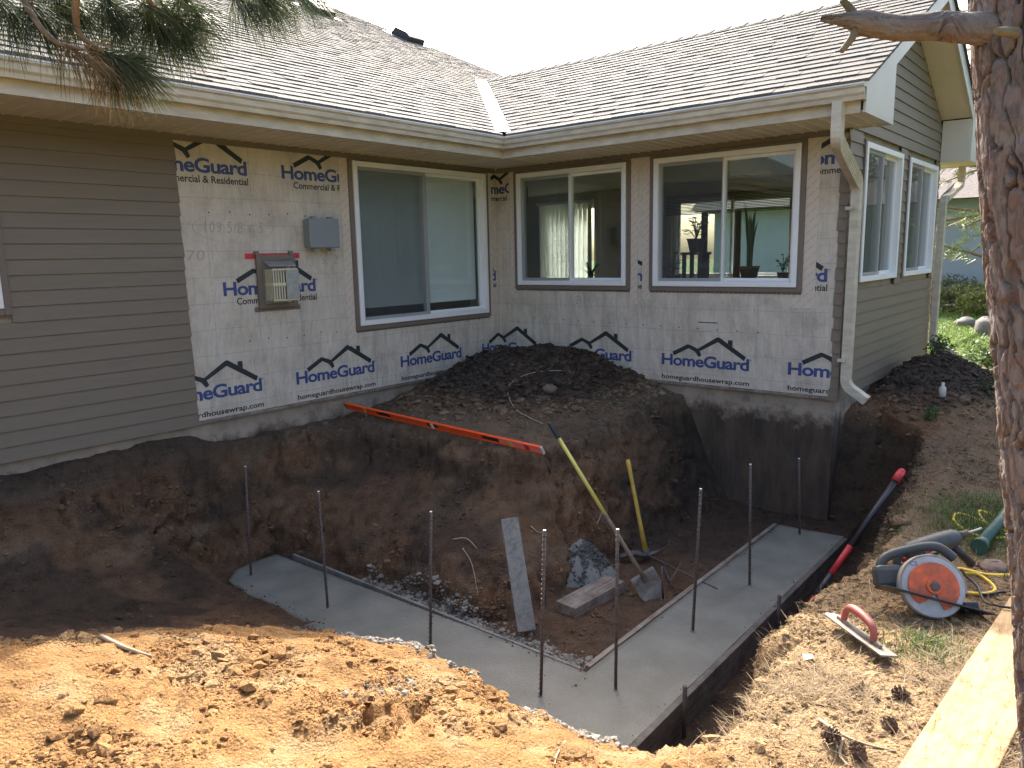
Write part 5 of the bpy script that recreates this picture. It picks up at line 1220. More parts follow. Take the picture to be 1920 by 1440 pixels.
# roots and twigs
def twig(pix, r, m, label, dz=.008, cat='twig', name='twig', group=None, lift=0):
    P = [];
    for px, py in pix: p = G(px, py); p.z += dz; p -= Vector(FW) * lift; P.append(p)
    sp_ = smooth(P, 5); n = len(sp_); return path_thing(name, sp_, [r * (1 - .6 * i / n) for i in range(n)], M[m], label, cat, group, 6)
twig([(1535, 1355), (1580, 1385), (1620, 1402), (1680, 1416)], .007, 'root', 'pale forked twig lying in the straw near the board'); twig([(1630, 1090), (1632, 1115), (1650, 1140), (1668, 1165)], .004, 'root', 'thin dead stem curving over the bank above the float')
twig([(190, 1197), (240, 1222), (285, 1238)], .012, 'root', 'broken brown stick on the crest of the sunlit spoil'); twig([(1580, 1395), (1575, 1420), (1590, 1440)], .006, 'root', 'short pale twig beside the forked one'); twig([(1060, 1395), (1045, 1420), (1040, 1440)], .005, 'root', 'pale root end poking from the spoil brink')
def root(pix, r, label, m='root'):
    P = [G(px, py) - Vector(FW) * .03 for px, py in pix]; sp_ = smooth(P, 5); n = len(sp_); path_thing('root', sp_, [r * (1 - .6 * i / n) for i in range(n)], M[m], label, 'root', None, 6)
root([(1130, 955), (1118, 985), (1100, 1005), (1084, 1025)], .0055, 'long thin root dangling on the pit face behind the shovel'); root([(850, 1010), (875, 1010), (895, 1028)], .006, 'pale root arching out of the earth block face'); root([(742, 1108), (775, 1090), (800, 1065)], .005, 'pale root low on the earth block beside the footing')
root([(868, 1030), (885, 1060), (897, 1120)], .005, 'pale root trailing down to the footing from the block'); root([(1062, 996), (1090, 998), (1112, 996)], .004, 'short horizontal root on the pit face by the shovel'); root([(995, 988), (1010, 998), (1022, 997)], .006, 'stubby root beside the leaning plank top')
for i, (pix, l) in enumerate((([(1388, 1268), (1412, 1270), (1440, 1290)], 'reddish twig over the outer form board'), ([(1460, 1232), (1480, 1245), (1500, 1258)], 'reddish twig crossing from the bank above the form board'), ([(1480, 1137), (1500, 1142), (1535, 1150)], 'bent twig sticking out beside the digging bar tip'), ([(1330, 1300), (1345, 1310), (1362, 1305)], 'small twig at the bank edge by the form stake'))):
    twig(pix, .006, 'twig_red', l, .03)
# scraps
p = G(1668, 1125); tag(MB().add([(p.x - .02, p.y, p.z + .004), (p.x + .0, p.y - .012, p.z + .05), (p.x + .018, p.y - .025, p.z + .006), (p.x + .006, p.y - .012, p.z + .03)], [(0, 1, 3), (3, 1, 2)]).build('paper_scrap', M['white_scrap'], loc=tuple(p)), 'small folded white paper scrap below the circular saw', 'paper scrap')
p = G(1512, 1237); tag(MB().add([(p.x - .03, p.y, p.z + .01), (p.x, p.y - .03, p.z + .018), (p.x + .035, p.y - .01, p.z + .012), (p.x, p.y + .02, p.z + .02)], [(0, 1, 2, 3)]).build('paper_scrap', M['white_scrap'], loc=tuple(p)), 'crumpled white scrap lying on the sunlit bank', 'paper scrap')
p = G(1762, 745); tag(MB().tube([(p.x, p.y - .02, p.z), (p.x, p.y - .02, p.z + .09), (p.x, p.y - .02, p.z + .11), (p.x, p.y - .02, p.z + .14)], [.032, .032, .014, .014], 10).build('bottle', M['white_scrap'], loc=tuple(p)), 'small white bottle stuck in the dark heap by the gable', 'bottle')
for i, (px, py) in enumerate(((1555, 1392), (1664, 1376), (1610, 1425), (1690, 1310))):
    p = G(px, py); mb = MB(); Mx = Matrix.Translation(p + Vector((0, 0, .02))) @ Matrix.Rotation(i * 1.3, 4, 'Z') @ Matrix.Rotation(R(75), 4, 'X'); cn = thing('pine_cone', tuple(p), 'open brown pine cone lying in the straw beside the board', 'pine cone', 'pine cones in the straw')
    MB().tube([(0, 0, -.028), (0, 0, 0), (0, 0, .03)], [.012, .014, .004], 8, M=Mx).build('core', M['cone'], cn)
    sc2 = MB()
    for k in range(34):
        t = k / 34; an = k * 2.4; r0 = .03 * math.sin(math.pi * (.2 + .75 * t)); z0 = -.026 + .055 * t; c_, s_ = math.cos(an), math.sin(an); u_ = Vector((-s_, c_, 0)) * .007; o_ = Vector((c_, s_, 0))
        sc2.add([Mx @ (o_ * .006 + Vector((0, 0, z0)) - u_ * .5), Mx @ (o_ * .006 + Vector((0, 0, z0)) + u_ * .5), Mx @ (o_ * r0 + Vector((0, 0, z0 + .012)) + u_), Mx @ (o_ * r0 + Vector((0, 0, z0 + .012)) - u_)], [(0, 1, 2, 3)])
    so_ = sc2.build('scales', M['cone'], cn); so_['kind'] = 'stuff'; so_.modifiers.new('s', 'SOLIDIFY').thickness = .002

# ------------------------------------------------------------------ grass, straw, needles
def blades(name, P, H, W, col, lean, material, curl=.5, label=None, flatten=0):
    n = len(P); a = RNG.uniform(0, 6.283, n); d = np.c_[np.cos(a), np.sin(a), np.zeros(n)]; s_ = np.c_[-np.sin(a), np.cos(a), np.zeros(n)]
    ln = RNG.uniform(lean[0], lean[1], n)[:, None]; up = np.array([[0, 0, 1.]])
    p0 = P; p1 = P + (up * np.sqrt(np.clip(1 - ln ** 2, 0, 1)) * .55 + d * ln * .5) * H[:, None]; p2 = p1 + (up * np.sqrt(np.clip(1 - (ln + curl * .3) ** 2, 0, 1)) * .35 + d * (ln + curl * .3) * .5) * H[:, None]
    w0 = W[:, None]
    V = np.stack([p0 - s_ * w0, p0 + s_ * w0, p1 + s_ * w0 * .8, p1 - s_ * w0 * .8, p2 + s_ * w0 * .15, p2 - s_ * w0 * .15], 1).reshape(-1, 3)
    b = (np.arange(n) * 6)[:, None]; F = np.concatenate([b + np.array([[0, 1, 2, 3]]), b + np.array([[3, 2, 4, 5]])])
    return np_mesh(name, V, F, material, False, kind='stuff', attrs={'tone': np.repeat(col, 6, 0)})
def cols(n, a, b, v=.25): t = RNG.random((n, 1)); return (np.array(a) * t + np.array(b) * (1 - t)) * RNG.uniform(1 - v, 1 + v, (n, 1))
# green patch by the yellow cord, sparse green along the board, straw over the right bank
gp0 = G(1855, 985); gp1 = G(1740, 1215); gp2 = G(1660, 820)
Pq = sample(6500, lambda x, y, z: np.exp(-((x - gp0.x) / .35) ** 2 - ((y - gp0.y) / .22) ** 2) + .7 * np.exp(-((x - gp1.x) / .14) ** 2 - ((y - gp1.y) / .12) ** 2) + .12 * np.exp(-((x + 2.6) / .8) ** 2 - ((y + 5.38) / .1) ** 2) * clus(x, y, .3, 401))
blades('green_grass', Pq, RNG.uniform(.02, .06, len(Pq)), RNG.uniform(.0015, .003, len(Pq)), cols(len(Pq), (.07, .13, .03), (.16, .2, .05)), (.2, .9), M['leaf'])
Pq = sample(9000, lambda x, y, z: sst(-5.25, -5.5, y) * sst(-3.2, -4.0, x) * (.15 + clus(x, y, .35, 411) + 1.5 * sst(-5.9, -6.1, y)) * (x > -5.6))
blades('dry_straw', Pq + [0, 0, .004], RNG.uniform(.03, .12, len(Pq)), RNG.uniform(.0008, .0018, len(Pq)), cols(len(Pq), (.42, .33, .19), (.24, .15, .08)), (.85, 1.0), M['straw'], .1)
Pq = sample(2500, lambda x, y, z: sst(-4.7, -5.15, y) * sst(-5.15, -5.45, y * 0 - 5.3) * np.exp(-((y + 5.2) / .12) ** 2) * (x > -5) * (x < .3))
blades('bank_roots', Pq + [0, 0, .0], RNG.uniform(.03, .09, len(Pq)), RNG.uniform(.0007, .0014, len(Pq)), cols(len(Pq), (.36, .26, .14), (.2, .13, .07)), (.6, 1.0), M['straw'], .3)
Pq = sample(1800, lambda x, y, z: np.exp(-((y + .2) / .14) ** 2) * (x < -3.4) * (x > -6.5) + .8 * np.exp(-((y + 2.45) / .15) ** 2) * (x > -2.2) * (x < -1.2) * (z > -.5) + .5 * np.exp(-((x + 2.75) / .15) ** 2) * (y > -.9) * (y < -.05))
blades('dead_grass', Pq, RNG.uniform(.04, .12, len(Pq)), RNG.uniform(.0008, .0015, len(Pq)), cols(len(Pq), (.14, .1, .06), (.06, .05, .035)), (.5, 1.0), M['straw'], .4)
# lawn beyond the gable
n = 34000; lx = RNG.uniform(5.2, 22, n) ; ly = -4.9 + (lx + 7.43) * .185 - 1.0 + RNG.uniform(-1.6, 1.6, n) * (1 + (lx - 5) * .08); Pq = np.c_[lx, ly, tzv(lx, ly)]
blades('lawn_grass', Pq, RNG.uniform(.05, .11, n), RNG.uniform(.004, .008, n), cols(n, (.10, .2, .03), (.2, .27, .06)), (.2, .8), M['leaf'])

# ------------------------------------------------------------------ indoors
def pot_plant(name, c, kind, label, s=1.0, stand=0):
    t = thing(name, tuple(c), label, 'house plant'); c = Vector(c)
    MB().tube([c, c + ZV * .13 * s, c + ZV * .15 * s, c + ZV * .15 * s], [.07 * s, .1 * s, .11 * s, .09 * s], 16).build('pot', M['pot'], t)
    lf = MB(); st = MB(); rr = random.Random(len(label)); base = c + ZV * .14 * s
    if kind == 'broad':
        for k in range(9):
            an = k * 2.4; tip = base + Vector((math.cos(an) * rr.uniform(.05, .2), math.sin(an) * rr.uniform(.05, .2), rr.uniform(.1, .34))) * s; st.tube(smooth([base, (base + tip) / 2 + ZV * .05, tip], 4), .005 * s, 5)
            for j in range(4):
                q = base.lerp(tip, .45 + .18 * j); a2 = an + j * 2; d_ = Vector((math.cos(a2), math.sin(a2), rr.uniform(-.2, .5))).normalized(); sd2 = d_.cross(ZV).normalized(); L_ = .085 * s
                lf.add([q, q + d_ * L_ * .45 + sd2 * L_ * .36, q + d_ * L_ * .9 + sd2 * L_ * .2, q + d_ * L_ * 1.05, q + d_ * L_ * .9 - sd2 * L_ * .2, q + d_ * L_ * .45 - sd2 * L_ * .36], [(0, 1, 2, 3, 4, 5)])
        st.build('stem', M['plant_dark'], t)
    else:
        n_ = 10 if kind == 'sword' else 16
        for k in range(n_):
            an = k * 2.4; H_ = (rr.uniform(.4, .75) if kind == 'sword' else rr.uniform(.25, .5)) * s; ln_ = (.1 if kind == 'sword' else .45) * rr.uniform(.4, 1); wd = (.022 if kind == 'sword' else .012) * s
            d_ = Vector((math.cos(an), math.sin(an), 0)); s2 = Vector((-math.sin(an), math.cos(an), 0)); vs = []
            for j in range(6):
                u_ = j / 5; p_ = base + d_ * (.02 + ln_ * H_ * u_ * u_ * 1.6) + ZV * H_ * (u_ - (0 if kind == 'sword' else .45 * u_ * u_)); vs += [p_ - s2 * wd * (1 - u_ ** 3), p_ + s2 * wd * (1 - u_ ** 3)]
            lf.add(vs, [(2 * j, 2 * j + 1, 2 * j + 3, 2 * j + 2) for j in range(5)])
    lf.build('leaves', M['plant_dark'], t)['kind'] = 'stuff'
    return t
def table_stand(name, c, w_, d_, h, label):
    t = thing(name, (c[0], c[1], .03), label, 'plant stand'); x, y = c
    MB().box((x - w_ / 2, y - d_ / 2, h - .03), (x + w_ / 2, y + d_ / 2, h)).build('top', M['dark_wood'], t, bevel=.004)
    for sx in (-1, 1):
        for sy in (-1, 1): MB().box((x + sx * (w_ / 2 - .035) - .018, y + sy * (d_ / 2 - .035) - .018, .03), (x + sx * (w_ / 2 - .035) + .018, y + sy * (d_ / 2 - .035) + .018, h - .03)).build('leg', M['dark_wood'], t)
    MB().box((x - w_ / 2 + .02, y - d_ / 2 + .02, h - .35), (x + w_ / 2 - .02, y + d_ / 2 - .02, h - .33)).build('shelf', M['dark_wood'], t)
q = onx(1305, 470, .55); table_stand('plant_stand', (q.x, q.y), .26, .26, 1.40, 'dark wooden plant stand behind the window beside the downspout'); pot_plant('potted_plant', (q.x, q.y, 1.40), 'broad', 'broad-leaved plant in a dark pot on the tall indoor stand', 1.0)
q = onx(1300, 520, .5); table_stand('plant_bench', (.55, -3.3), .34, 1.5, 1.08, 'long low dark bench behind the window beside the downspout')
q = onx(1405, 500, .55); pot_plant('snake_plant', (.55, q.y, 1.08), 'sword', 'tall sword-leaved plant on the indoor bench behind the window', 1.05); q = onx(1468, 510, .55); pot_plant('potted_plant', (.55, q.y, 1.08), 'broad', 'small bushy plant on the indoor bench end', .6); q = onx(1262, 520, .55); pot_plant('potted_plant', (.55, q.y, 1.02), 'broad', 'dark leafy plant on the indoor bench beside the stand', .8)
q = onx(1108, 520, .5); table_stand('plant_stand', (.5, q.y), .3, .3, .95, 'dark wooden stand behind the window nearest the inside corner'); pot_plant('spider_plant', (.5, q.y, .95), 'spider', 'arching spider plant behind the window nearest the inside corner', .95)
# vertical blind in the far patio window, raised blind over the other
vb = thing('vertical_blind', (WG - .22, 1.5, .1), 'white vertical blind hanging before the far bright window', 'blind')
for k in range(12):
    y = 1.02 + k * .095; Mx = Matrix.Translation((WG - .25, y, 0)) @ Matrix.Rotation(R(70), 4, 'Z'); MB().box((-.0015, -.045, .1), (.0015, .045, 2.28), Mx).build('vane', M['blind_vane'] if 'blind_vane' in M else M['blind'], vb)
MB().box((WG - .28, .95, 2.28), (WG - .22, 2.15, 2.32)).build('head_rail', M['vinyl'], vb)
rbd = thing('raised_blind', (WG - .2, -1.4, 1.98), 'dark slatted blind half raised over the far window', 'blind')
for k in range(14): MB().box((WG - .24, -2.46, 1.98 + k * .022), (WG - .19, -.44, 1.982 + k * .022 + .010)).build('slat', M['dark_wood'], rbd)
for y in (-1.62, -1.08): MB().box((WG - .2, y - .05, 1.0), (WG - .172, y + .05, 2.0)).build('dark_mullion', M['dark_wood'], wF2)

# ------------------------------------------------------------------ pine trunk at the right with its dead branch
def trunk_mesh(path, rad, nseg, nring, s, parent, name='trunk', amp=1.0):
    path = smooth(path, nring // (len(path) - 1)); n = len(path); path = np.array(path); t = np.gradient(path, axis=0); t /= np.linalg.norm(t, axis=1)[:, None]
    a = np.cross(t, [0, 1, 0]); a /= np.linalg.norm(a, axis=1)[:, None]; b = np.cross(t, a); th = np.linspace(0, 2 * math.pi, nseg, endpoint=False)
    r = np.interp(np.linspace(0, 1, n), np.linspace(0, 1, len(rad)), rad)
    TH, I = np.meshgrid(th, np.arange(n)); Zc = np.cumsum(np.r_[0, np.linalg.norm(np.diff(path, axis=0), axis=1)])[I]
    cx, cy = np.cos(TH) * .16, np.sin(TH) * .16
    def worley(u, v, per, sd):
        ui, vi = np.floor(u), np.floor(v); f1 = np.full(u.shape, 9.); f2 = np.full(u.shape, 9.); cid = np.zeros(u.shape)
        for a_ in (-1, 0, 1):
            for b_ in (-1, 0, 1):
                cu, cv = np.mod(ui + a_, per), vi + b_; k0 = np.zeros_like(cu)
                dx = ui + a_ + .5 + .48 * _h(cu, cv, k0, sd) - u; dy = vi + b_ + .5 + .48 * _h(cu, cv, k0, sd + 1) - v; dd_ = np.hypot(dx, dy); idn = _h(cu, cv, k0, sd + 2)
                near_ = dd_ < f1; f2 = np.where(near_, f1, np.minimum(f2, dd_)); cid = np.where(near_, idn, cid); f1 = np.where(near_, dd_, f1)
        return f2 - f1, cid
    rm_ = float(np.mean(rad)); wu = .9 * fbm(cx, cy, Zc * .6, sc=.06, oct=3, s=s + 5, gain=.6); wv = .5 * fbm(cx, cy, Zc, sc=.07, oct=3, s=s + 6)
    per1 = max(4, int(2 * math.pi * rm_ / .046)); e1, id1 = worley(TH / (2 * math.pi) * per1 + wu, Zc / .24 + wv, per1, s); per2 = per1 * 3; e2, id2 = worley(TH / (2 * math.pi) * per2 + wu * 2, Zc / .045 + wv * 2, per2, s + 40)
    fl = fbm(cx, cy, Zc * .7, sc=.025, oct=4, s=s + 9, gain=.65)
    plate = sst(.02, .12, e1 + .08 * fl)
    d = amp * (.016 * (plate - .8) + plate * (.004 * id1 + .0035 * id2 + .0025 * sst(.0, .12, e2)) + .003 * fl)
    R_ = r[I] + d
    V = path[I] + a[I] * (np.cos(TH) * R_)[..., None] + b[I] * (np.sin(TH) * R_)[..., None]
    idx = np.arange(n * nseg).reshape(n, nseg); nx_ = np.roll(idx, -1, 1); F = np.c_[idx[:-1].ravel(), nx_[:-1].ravel(), nx_[1:].ravel(), idx[1:].ravel()]
    c1, c2, c3 = np.array([.2, .135, .105]), np.array([.24, .21, .188]), np.array([.1, .08, .07]); m1 = sst(.0, .35, fbm(cx, cy, Zc * .5, sc=.07, oct=3, s=s + 21)).ravel()[:, None]; m2 = sst(.1, .5, fbm(cx, cy, Zc, sc=.04, oct=3, s=s + 27)).ravel()[:, None]
    m1 = np.clip(.45 + .6 * id2.ravel()[:, None] + .3 * id1.ravel()[:, None], 0, 1); col = (c2 * (1 - m1) + c1 * m1) * (1 - .5 * m2) + c3 * .5 * m2; col *= RNG.uniform(.9, 1.1, (len(col), 1))
    o = org(parent); return np_mesh(name, V.reshape(-1, 3) - np.array(o), F, M['bark'], True, parent, attrs={'tone': col})
D0 = 2.45
tb = atd(2038, 1470, D0); tt = atd(1932, 30, D0 + .05); gz = tz(tb.x, tb.y)
axt = (tt - tb) / (tt.z - tb.z); base = tb + axt * (gz - .25 - tb.z); top = tt + axt * 3.2
tree = thing('pine_tree', (base.x, base.y, gz), 'thick pine trunk with flaky reddish bark and a broken dead branch', 'tree')
m1_, m2_ = tb + axt * .55, tb + axt * 1.3
trunk_mesh([base, tb, m1_ + RH * .004, m2_ - RH * .006, tt, tt + axt * .8, top], [.165, .15, .137, .132, .128, .12, .1], 420, 700, 900, tree)
ta = atd(1862, 52, D0 - .02)
br = [ta + RH * .04, ta - RH * .06, atd(1760, 48, D0 - .05), atd(1690, 52, D0 - .08), atd(1635, 45, D0 - .1), atd(1590, 37, D0 - .12), atd(1540, 35, D0 - .14)]
trunk_mesh(br, [.045, .04, .037, .036, .034, .032, .03, .03, .032, .022, .012, .006], 90, 200, 970, tree, 'dead_branch', .22)
k1 = atd(1607, 38, D0 - .11); MB().tube(smooth([k1, atd(1595, 18, D0 - .12), atd(1578, -2, D0 - .14)], 5), [.014 - .006 * i / 10 for i in range(11)], 8).build('branch_stub', M['twig_dead'], tree)
MB().tube(smooth([k1 - ZV * .01, atd(1598, 70, D0 - .12), atd(1577, 97, D0 - .13)], 5), [.013 - .006 * i / 10 for i in range(11)], 8).build('branch_stub', M['twig_dead'], tree)
MB().tube(smooth([atd(1905, 62, D0 - .1), atd(1880, 59, D0 - .15), atd(1868, 58, D0 - .18)], 3), [.014, .013, .012, .011, .01, .009, .008], 8).build('branch_stub', M['twig_dead'], tree)

# ------------------------------------------------------------------ needles
def needle_tufts(shoots, length, width, per, c1, c2, droop=.15, spread=(.35, 1.0)):
    """shoots: list of polylines; returns V, F, tone"""
    V = []; T = []
    for sh_ in shoots:
        P = np.array(smooth([Vector(p) for p in sh_], 10)); tg = np.gradient(P, axis=0); tg /= np.linalg.norm(tg, axis=1)[:, None]
        n = per; i = RNG.integers(0, len(P), n); p = P[i]; t = tg[i]; rnd = RNG.normal(size=(n, 3)); rnd -= t * (rnd * t).sum(1)[:, None]; rnd /= np.linalg.norm(rnd, axis=1)[:, None]
        k = RNG.uniform(spread[0], spread[1], n)[:, None]; d = t * (1.1 - k * .6) + rnd * k; d[:, 2] -= droop; d /= np.linalg.norm(d, axis=1)[:, None]
        L_ = length * RNG.uniform(.75, 1.1, n)[:, None]; w_ = np.cross(d, RNG.normal(size=(n, 3))); w_ /= np.linalg.norm(w_, axis=1)[:, None]; w_ *= width
        mid = p + d * L_ * .55; tip = p + d * L_ - np.array([0, 0, 1]) * L_ * droop * .5
        V.append(np.stack([p - w_, p + w_, mid + w_, mid - w_, tip + w_ * .3, tip - w_ * .3], 1).reshape(-1, 3))
        u = RNG.random((n, 1)); col = (np.array(c1) * u + np.array(c2) * (1 - u)) * RNG.uniform(.8, 1.25, (n, 1)); T.append(np.repeat(col, 6, 0))
    V = np.concatenate(V); T = np.concatenate(T); m = len(V) // 6; b = (np.arange(m) * 6)[:, None]; F = np.concatenate([b + np.array([[0, 1, 2, 3]]), b + np.array([[3, 2, 4, 5]])])
    return V, F, T
# overhanging pine left of the camera: trunk outside the picture, one limb dipping into it
D1 = 2.35
lt_base = Vector((-7.35, -3.3, tz(-7.35, -3.3)))
lp = thing('pine_tree', tuple(lt_base), 'pine whose long-needled branch hangs down over the shingle roof', 'tree')
trunk_mesh([lt_base - ZV * .3, lt_base + ZV * 1.2, lt_base + ZV * 2.6 + RH * .03, lt_base + ZV * 5.5], [.17, .15, .13, .1], 90, 160, 950, lp)
L0 = lt_base + ZV * 2.75; limb = [L0, atd(30, -150, D1 - .1), atd(150, -60, D1 - .1), atd(330, -70, D1 + .05), atd(470, -60, D1 + .15), atd(600, -60, D1 + .2)]
sl = smooth(limb, 8); n = len(sl); MB().tube(sl, [.035 * (1 - .75 * i / n) for i in range(n)], 9).build('limb', M['twig'], lp)
tw = [[atd(20, -140, D1), atd(40, -20, D1), atd(68, 40, D1 - .05), atd(105, 78, D1 - .08), atd(150, 92, D1 - .1)], [atd(150, -60, D1 - .1), atd(142, 10, D1 - .05), atd(148, 60, D1), atd(175, 85, D1), atd(215, 110, D1 - .05)], [atd(330, -70, D1 + .05), atd(280, -10, D1), atd(300, 20, D1 + .05), atd(345, 40, D1 + .1)], [atd(470, -60, D1 + .15), atd(480, -20, D1 + .15), atd(500, -4, D1 + .18)], [atd(20, -140, D1), atd(-10, -30, D1 + .1), atd(10, 5, D1 + .1)], [atd(150, -60, D1 - .1), atd(100, -30, D1 + .1), atd(90, 0, D1 + .12)], [atd(330, -70, D1), atd(230, -30, D1 + .1), atd(210, 10, D1 + .15)]]
for t_ in tw:
    s_ = smooth(t_, 6); m_ = len(s_); MB().tube(s_, [.011 * (1 - .6 * i / m_) for i in range(m_)], 7).build('twig', M['twig'], lp)
sh_green = [[atd(120 + 70 * k + 9 * (k % 3), -25 + 14 * (k % 2), D1 + .08 * (k % 3)), atd(135 + 71 * k, 0 + 12 * (k % 3), D1 + .08), atd(150 + 73 * k, 22 + 16 * (k % 3), D1 + .1)] for k in range(4)] + [[atd(430, -20, D1 + .2), atd(450, 0, D1 + .2), atd(480, 12, D1 + .2)], [atd(205, 100, D1), atd(225, 112, D1), atd(250, 118, D1)]] + [[atd(265, 5, D1), atd(300, 25, D1 + .05), atd(355, 48, D1 + .1)], [atd(300, 0, D1), atd(330, 30, D1 + .1), atd(345, 60, D1 + .1)], [atd(250, 15, D1 + .1), atd(285, 40, D1 + .1), atd(310, 62, D1 + .1)], [atd(470, -30, D1 + .15), atd(490, -10, D1 + .15), atd(515, 5, D1 + .2)], [atd(500, -40, D1 + .15), atd(545, -20, D1 + .2), atd(590, -14, D1 + .2)], [atd(-20, -30, D1), atd(0, 0, D1), atd(20, 25, D1)], [atd(40, -10, D1), atd(62, 15, D1), atd(75, 35, D1)], [atd(180, -20, D1 + .1), atd(200, 5, D1 + .1), atd(225, 25, D1 + .1)], [atd(100, -40, D1 + .1), atd(108, -10, D1 + .1), atd(118, 10, D1 + .1)], [atd(195, 95, D1 - .05), atd(215, 108, D1 - .05), atd(238, 120, D1 - .05)]]
V, F, T = needle_tufts(sh_green, .135, .0009, 240, (.03, .05, .018), (.09, .11, .045), .3, (.15, 1.25)); np_mesh('needles', V - np.array(org(lp)), F, M['leaf'], False, lp, 'stuff', {'tone': T})
sh_dry = [[atd(110, 80, D1 - .08), atd(140, 95, D1 - .1), atd(165, 105, D1 - .1)], [atd(160, 85, D1), atd(185, 100, D1), atd(205, 120, D1)], [atd(170, 90, D1), atd(200, 115, D1), atd(215, 140, D1)]]
V, F, T = needle_tufts(sh_dry, .12, .0009, 150, (.13, .085, .04), (.2, .14, .06), .45, (.2, 1.3)); np_mesh('dry_needles', V - np.array(org(lp)), F, M['straw'], False, lp, 'stuff', {'tone': T})

# ------------------------------------------------------------------ beyond the gable: neighbour, fence, pines, shrubs
def bgp(px, py, dist): return atd(px, py, dist)
nb = thing('neighbour_house', (24, 2, -.4), 'neighbouring house with pale blue-grey lap siding beyond the fence', 'house')
nd = Vector(ray(1800, 500)); nd.z = 0; nd.normalize(); sdn = Vector((-nd.y, nd.x, 0)); nc = Vector(CAM) + nd * 32; nc.z = -.6
Mn = frame(nc, sdn, ZV)        # local X to the left in view, Y away? keep both sides generous
for k in range(24):
    z0 = k * .14; mb = MB(); mb.prism([(-7, 0, z0), (-7, -.02, z0), (-7, -.004, z0 + .142), (-7, 0, z0 + .142)], (14, 0, 0), Mn); mb.build('siding_board', M['neigh'], nb)
MB().box((-7, .02, -.3), (7, 7, 3.36), Mn).build('wall', M['neigh'], nb)
MB().prism([(-7.6, -.7, 3.3), (-7.6, 3.6, 5.2), (-7.6, 7.7, 3.3)], (15.2, 0, 0), Mn).build('roof', M['neigh_roof'], nb)
MB().box((-7.6, -.78, 3.16), (7.6, -.7, 3.32), Mn).build('fascia', M['fascia_white'], nb)
# chain link fence
fc_c = Vector(CAM) + nd * 25.5; fcd = frame(fc_c, sdn, ZV); fz = tz(fc_c.x, fc_c.y)
fn = thing('chain_link_fence', (fc_c.x, fc_c.y, fz), 'grey chain link fence across the back lawn', 'fence')
Mf = frame(Vector((fc_c.x, fc_c.y, fz)), sdn, ZV)
for x in (-4.5, -2.25, 0, 2.25, 4.5): MB().cyl((x, 0, -.1), (x, 0, 1.24), .03, 8, M=Mf).build('post', M['fence_metal'], fn)
MB().cyl((-4.5, 0, 1.22), (4.5, 0, 1.22), .022, 8, M=Mf).build('top_rail', M['fence_metal'], fn)
ms = MB()
for k in range(-80, 80):
    for sg in (1, -1):
        a, b = (k * .1, .03), (k * .1 + sg * 1.17, 1.2)
        if max(abs(a[0]), abs(b[0])) < 4.5: ms.tube([(a[0], .0 + sg * .004, a[1]), (b[0], sg * .004, b[1])], .004, 3, cap=False, M=Mf)
ms.build('wire_mesh', M['fence_metal'], fn)['kind'] = 'stuff'
def leaf_cloud(center, rad, n, size, c1, c2, s, shape=1.0):
    """leaf-sized faces spread through an uneven volume"""
    q = RNG.normal(size=(n, 3)); q /= np.linalg.norm(q, axis=1)[:, None]; r = RNG.random(n) ** .45
    lump = 1 + .5 * fbm(q[:, 0] * 2, q[:, 1] * 2, q[:, 2] * 2, sc=.8, oct=3, s=s); P = np.array(center) + q * (r * lump)[:, None] * np.array(rad)
    keep = fbm(P[:, 0], P[:, 1], P[:, 2], sc=max(rad) * .4, oct=3, s=s + 4) > -.18; P = P[keep]; n = len(P)
    a = RNG.normal(size=(n, 3)); a /= np.linalg.norm(a, axis=1)[:, None]; b = np.cross(a, RNG.normal(size=(n, 3))); b /= np.linalg.norm(b, axis=1)[:, None]; sz = size * RNG.uniform(.6, 1.3, n)[:, None]
    V = np.stack([P - a * sz, P + b * sz * .45, P + a * sz, P - b * sz * .45], 1).reshape(-1, 3); F = (np.arange(n) * 4)[:, None] + np.arange(4)[None]
    u = RNG.random((n, 1)); col = (np.array(c1) * u + np.array(c2) * (1 - u)) * RNG.uniform(.75, 1.25, (n, 1)); return V, F, np.repeat(col, 4, 0)
def shrub(px, py, dist, rad, n, size, c1, c2, label, s, name='shrub'):
    p = atd(px, py, dist); z = tz(p.x, p.y); t = thing(name, (p.x, p.y, z), label, 'shrub'); V, F, T = leaf_cloud((p.x, p.y, z + rad[2] * .7), rad, n, size, c1, c2, s)
    np_mesh('foliage', V - np.array(org(t)), F, M['leaf'], False, t, 'stuff', {'tone': T}); st = MB()
    for k in range(6): an = k * 1.05; st.tube([(p.x, p.y, z - .05), (p.x + math.cos(an) * rad[0] * .4, p.y + math.sin(an) * rad[1] * .4, z + rad[2])], [.012, .004], 5)
    st.build('stems', M['twig'], t)['kind'] = 'stuff'; return t
shrub(1838, 580, 23.0, (1.3, 1.3, .5), 4500, .05, (.16, .2, .04), (.25, .24, .07), 'loose yellow-green shrub in front of the chain link fence', 1); shrub(1785, 575, 24.0, (1.0, 1.0, .6), 3000, .05, (.1, .15, .04), (.2, .18, .1), 'olive green shrub against the chain link fence by the downspout', 2)
shrub(1885, 660, 11.5, (.5, .5, .3), 2600, .03, (.05, .1, .03), (.1, .15, .05), 'low dark green shrub at the lawn edge near the dirt heap', 3); shrub(1885, 690, 9.0, (.25, .25, .15), 1500, .02, (.04, .07, .03), (.07, .1, .045), 'small grey-green herb beside the dirt heap', 4)
shrub(1745, 800, 7.9, (.07, .07, .08), 260, .018, (.05, .11, .03), (.1, .16, .04), 'tiny weed growing at the foot of the dark heap', 5, 'weed'); shrub(1760, 675, 9.7, (.16, .16, .14), 500, .02, (.04, .08, .02), (.08, .12, .04), 'weed tuft on top of the dark heap', 6, 'weed')
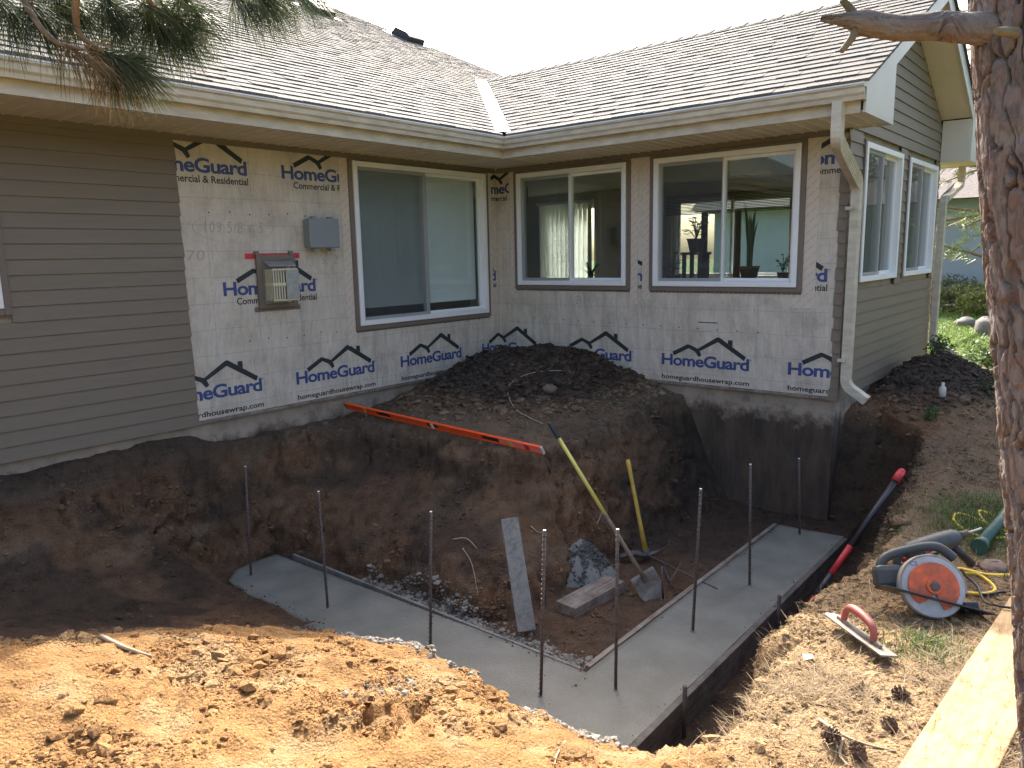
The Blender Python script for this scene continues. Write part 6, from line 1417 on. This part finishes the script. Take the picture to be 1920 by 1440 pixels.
for i, (px, py, ds_, s_) in enumerate(((1812, 612, 19.5, .24), (1850, 625, 18.5, .3), (1800, 614, 20, .15))):
    p = atd(px, py, ds_); z = tz(p.x, p.y); mb = MB(); mb.ball((p.x, p.y, z + s_ * .3), s_, 10, 7, (1, .8, .9 if i == 1 else .6), seed=60 + i, amp=.16); tag(mb.build('garden_rock', M['stone_grey'], loc=(p.x, p.y, z)), ('grey garden rock on the lawn before the shrubs', 'pointed pale garden rock on the lawn', 'small dark garden rock next to the grey one')[i], 'rock')
def bg_pine(px, dist, h, label, s, limbs, trunk_r=.16):
    p = atd(px, 600, dist); z = tz(p.x, p.y); t = thing('pine_tree', (p.x, p.y, z), label, 'tree'); b = Vector((p.x, p.y, z))
    MB().tube([b - ZV * .2, b + ZV * h * .5, b + ZV * h], [trunk_r, trunk_r * .7, .03], 10).build('trunk', M['twig'], t); shoots = []; bm_ = MB(); rr = random.Random(s)
    for k in range(limbs):
        f = rr.uniform(.16, .98); an = k * 2.4 + rr.uniform(-.3, .3); L_ = (1.15 - f) * h * .42 + .3; o_ = b + ZV * h * f; d_ = Vector((math.cos(an), math.sin(an), 0)); e_ = o_ + d_ * L_ + ZV * rr.uniform(-.25, .2) * L_
        bm_.tube([o_, o_.lerp(e_, .5) + ZV * .06, e_], [.04 * (1.2 - f), .025 * (1.2 - f), .008], 5)
        for j in range(7):
            q_ = o_.lerp(e_, .35 + .1 * j); a2 = an + rr.uniform(-1.2, 1.2); l2 = rr.uniform(.25, .5); d2 = Vector((math.cos(a2), math.sin(a2), rr.uniform(-.1, .4))); shoots.append([q_, q_ + d2 * l2 * .5, q_ + d2 * l2])
    bm_.build('limbs', M['twig'], t)['kind'] = 'stuff'
    V, F, T = needle_tufts(shoots, .14, .004, 46, (.05, .09, .025), (.14, .17, .05), .05, (.4, 1.0)); np_mesh('crown', V - np.array(org(t)), F, M['leaf'], False, t, 'stuff', {'tone': T}); return t
bg_pine(1905, 15.0, 6.5, 'young pine with loose limbs standing behind the trunk by the gable', 5, 46)
bg_pine(1860, 34, 12, 'tall pine rising behind the neighbouring house', 8, 60, .25)
# backdrop trees, mostly out of view, added for reflections and views in the glass
def bg_tree(x, y, h, w_, s, label):
    z = tz(x, y); t = thing('backdrop_tree', (x, y, z), label, 'tree', 'leafy trees added round the lawn for the window glass'); MB().tube([(x, y, z - .2), (x, y, z + h * .45), (x + .3, y, z + h * .8)], [.22, .16, .05], 8).build('trunk', M['twig'], t)
    V, F, T = leaf_cloud((x, y, z + h * .6), (w_, w_, h * .42), 5500, .2, (.045, .085, .02), (.11, .14, .04), s); np_mesh('crown', V - np.array(org(t)), F, M['leaf'], False, t, 'stuff', {'tone': T})
for i, (x, y, h, w_) in enumerate(((24, 26, 7, 4.5), (15, -13, 8, 4.5), (22, -16, 9, 5), (30, -13, 9, 5), (-18, -24, 8, 5), (-6, -30, 9, 5.5), (8, -27, 8, 5), (-26, -12, 8, 5))):
    bg_tree(x, y, h, w_, 700 + i * 9, 'broad leafy tree added at the lawn edge to show in the window glass')
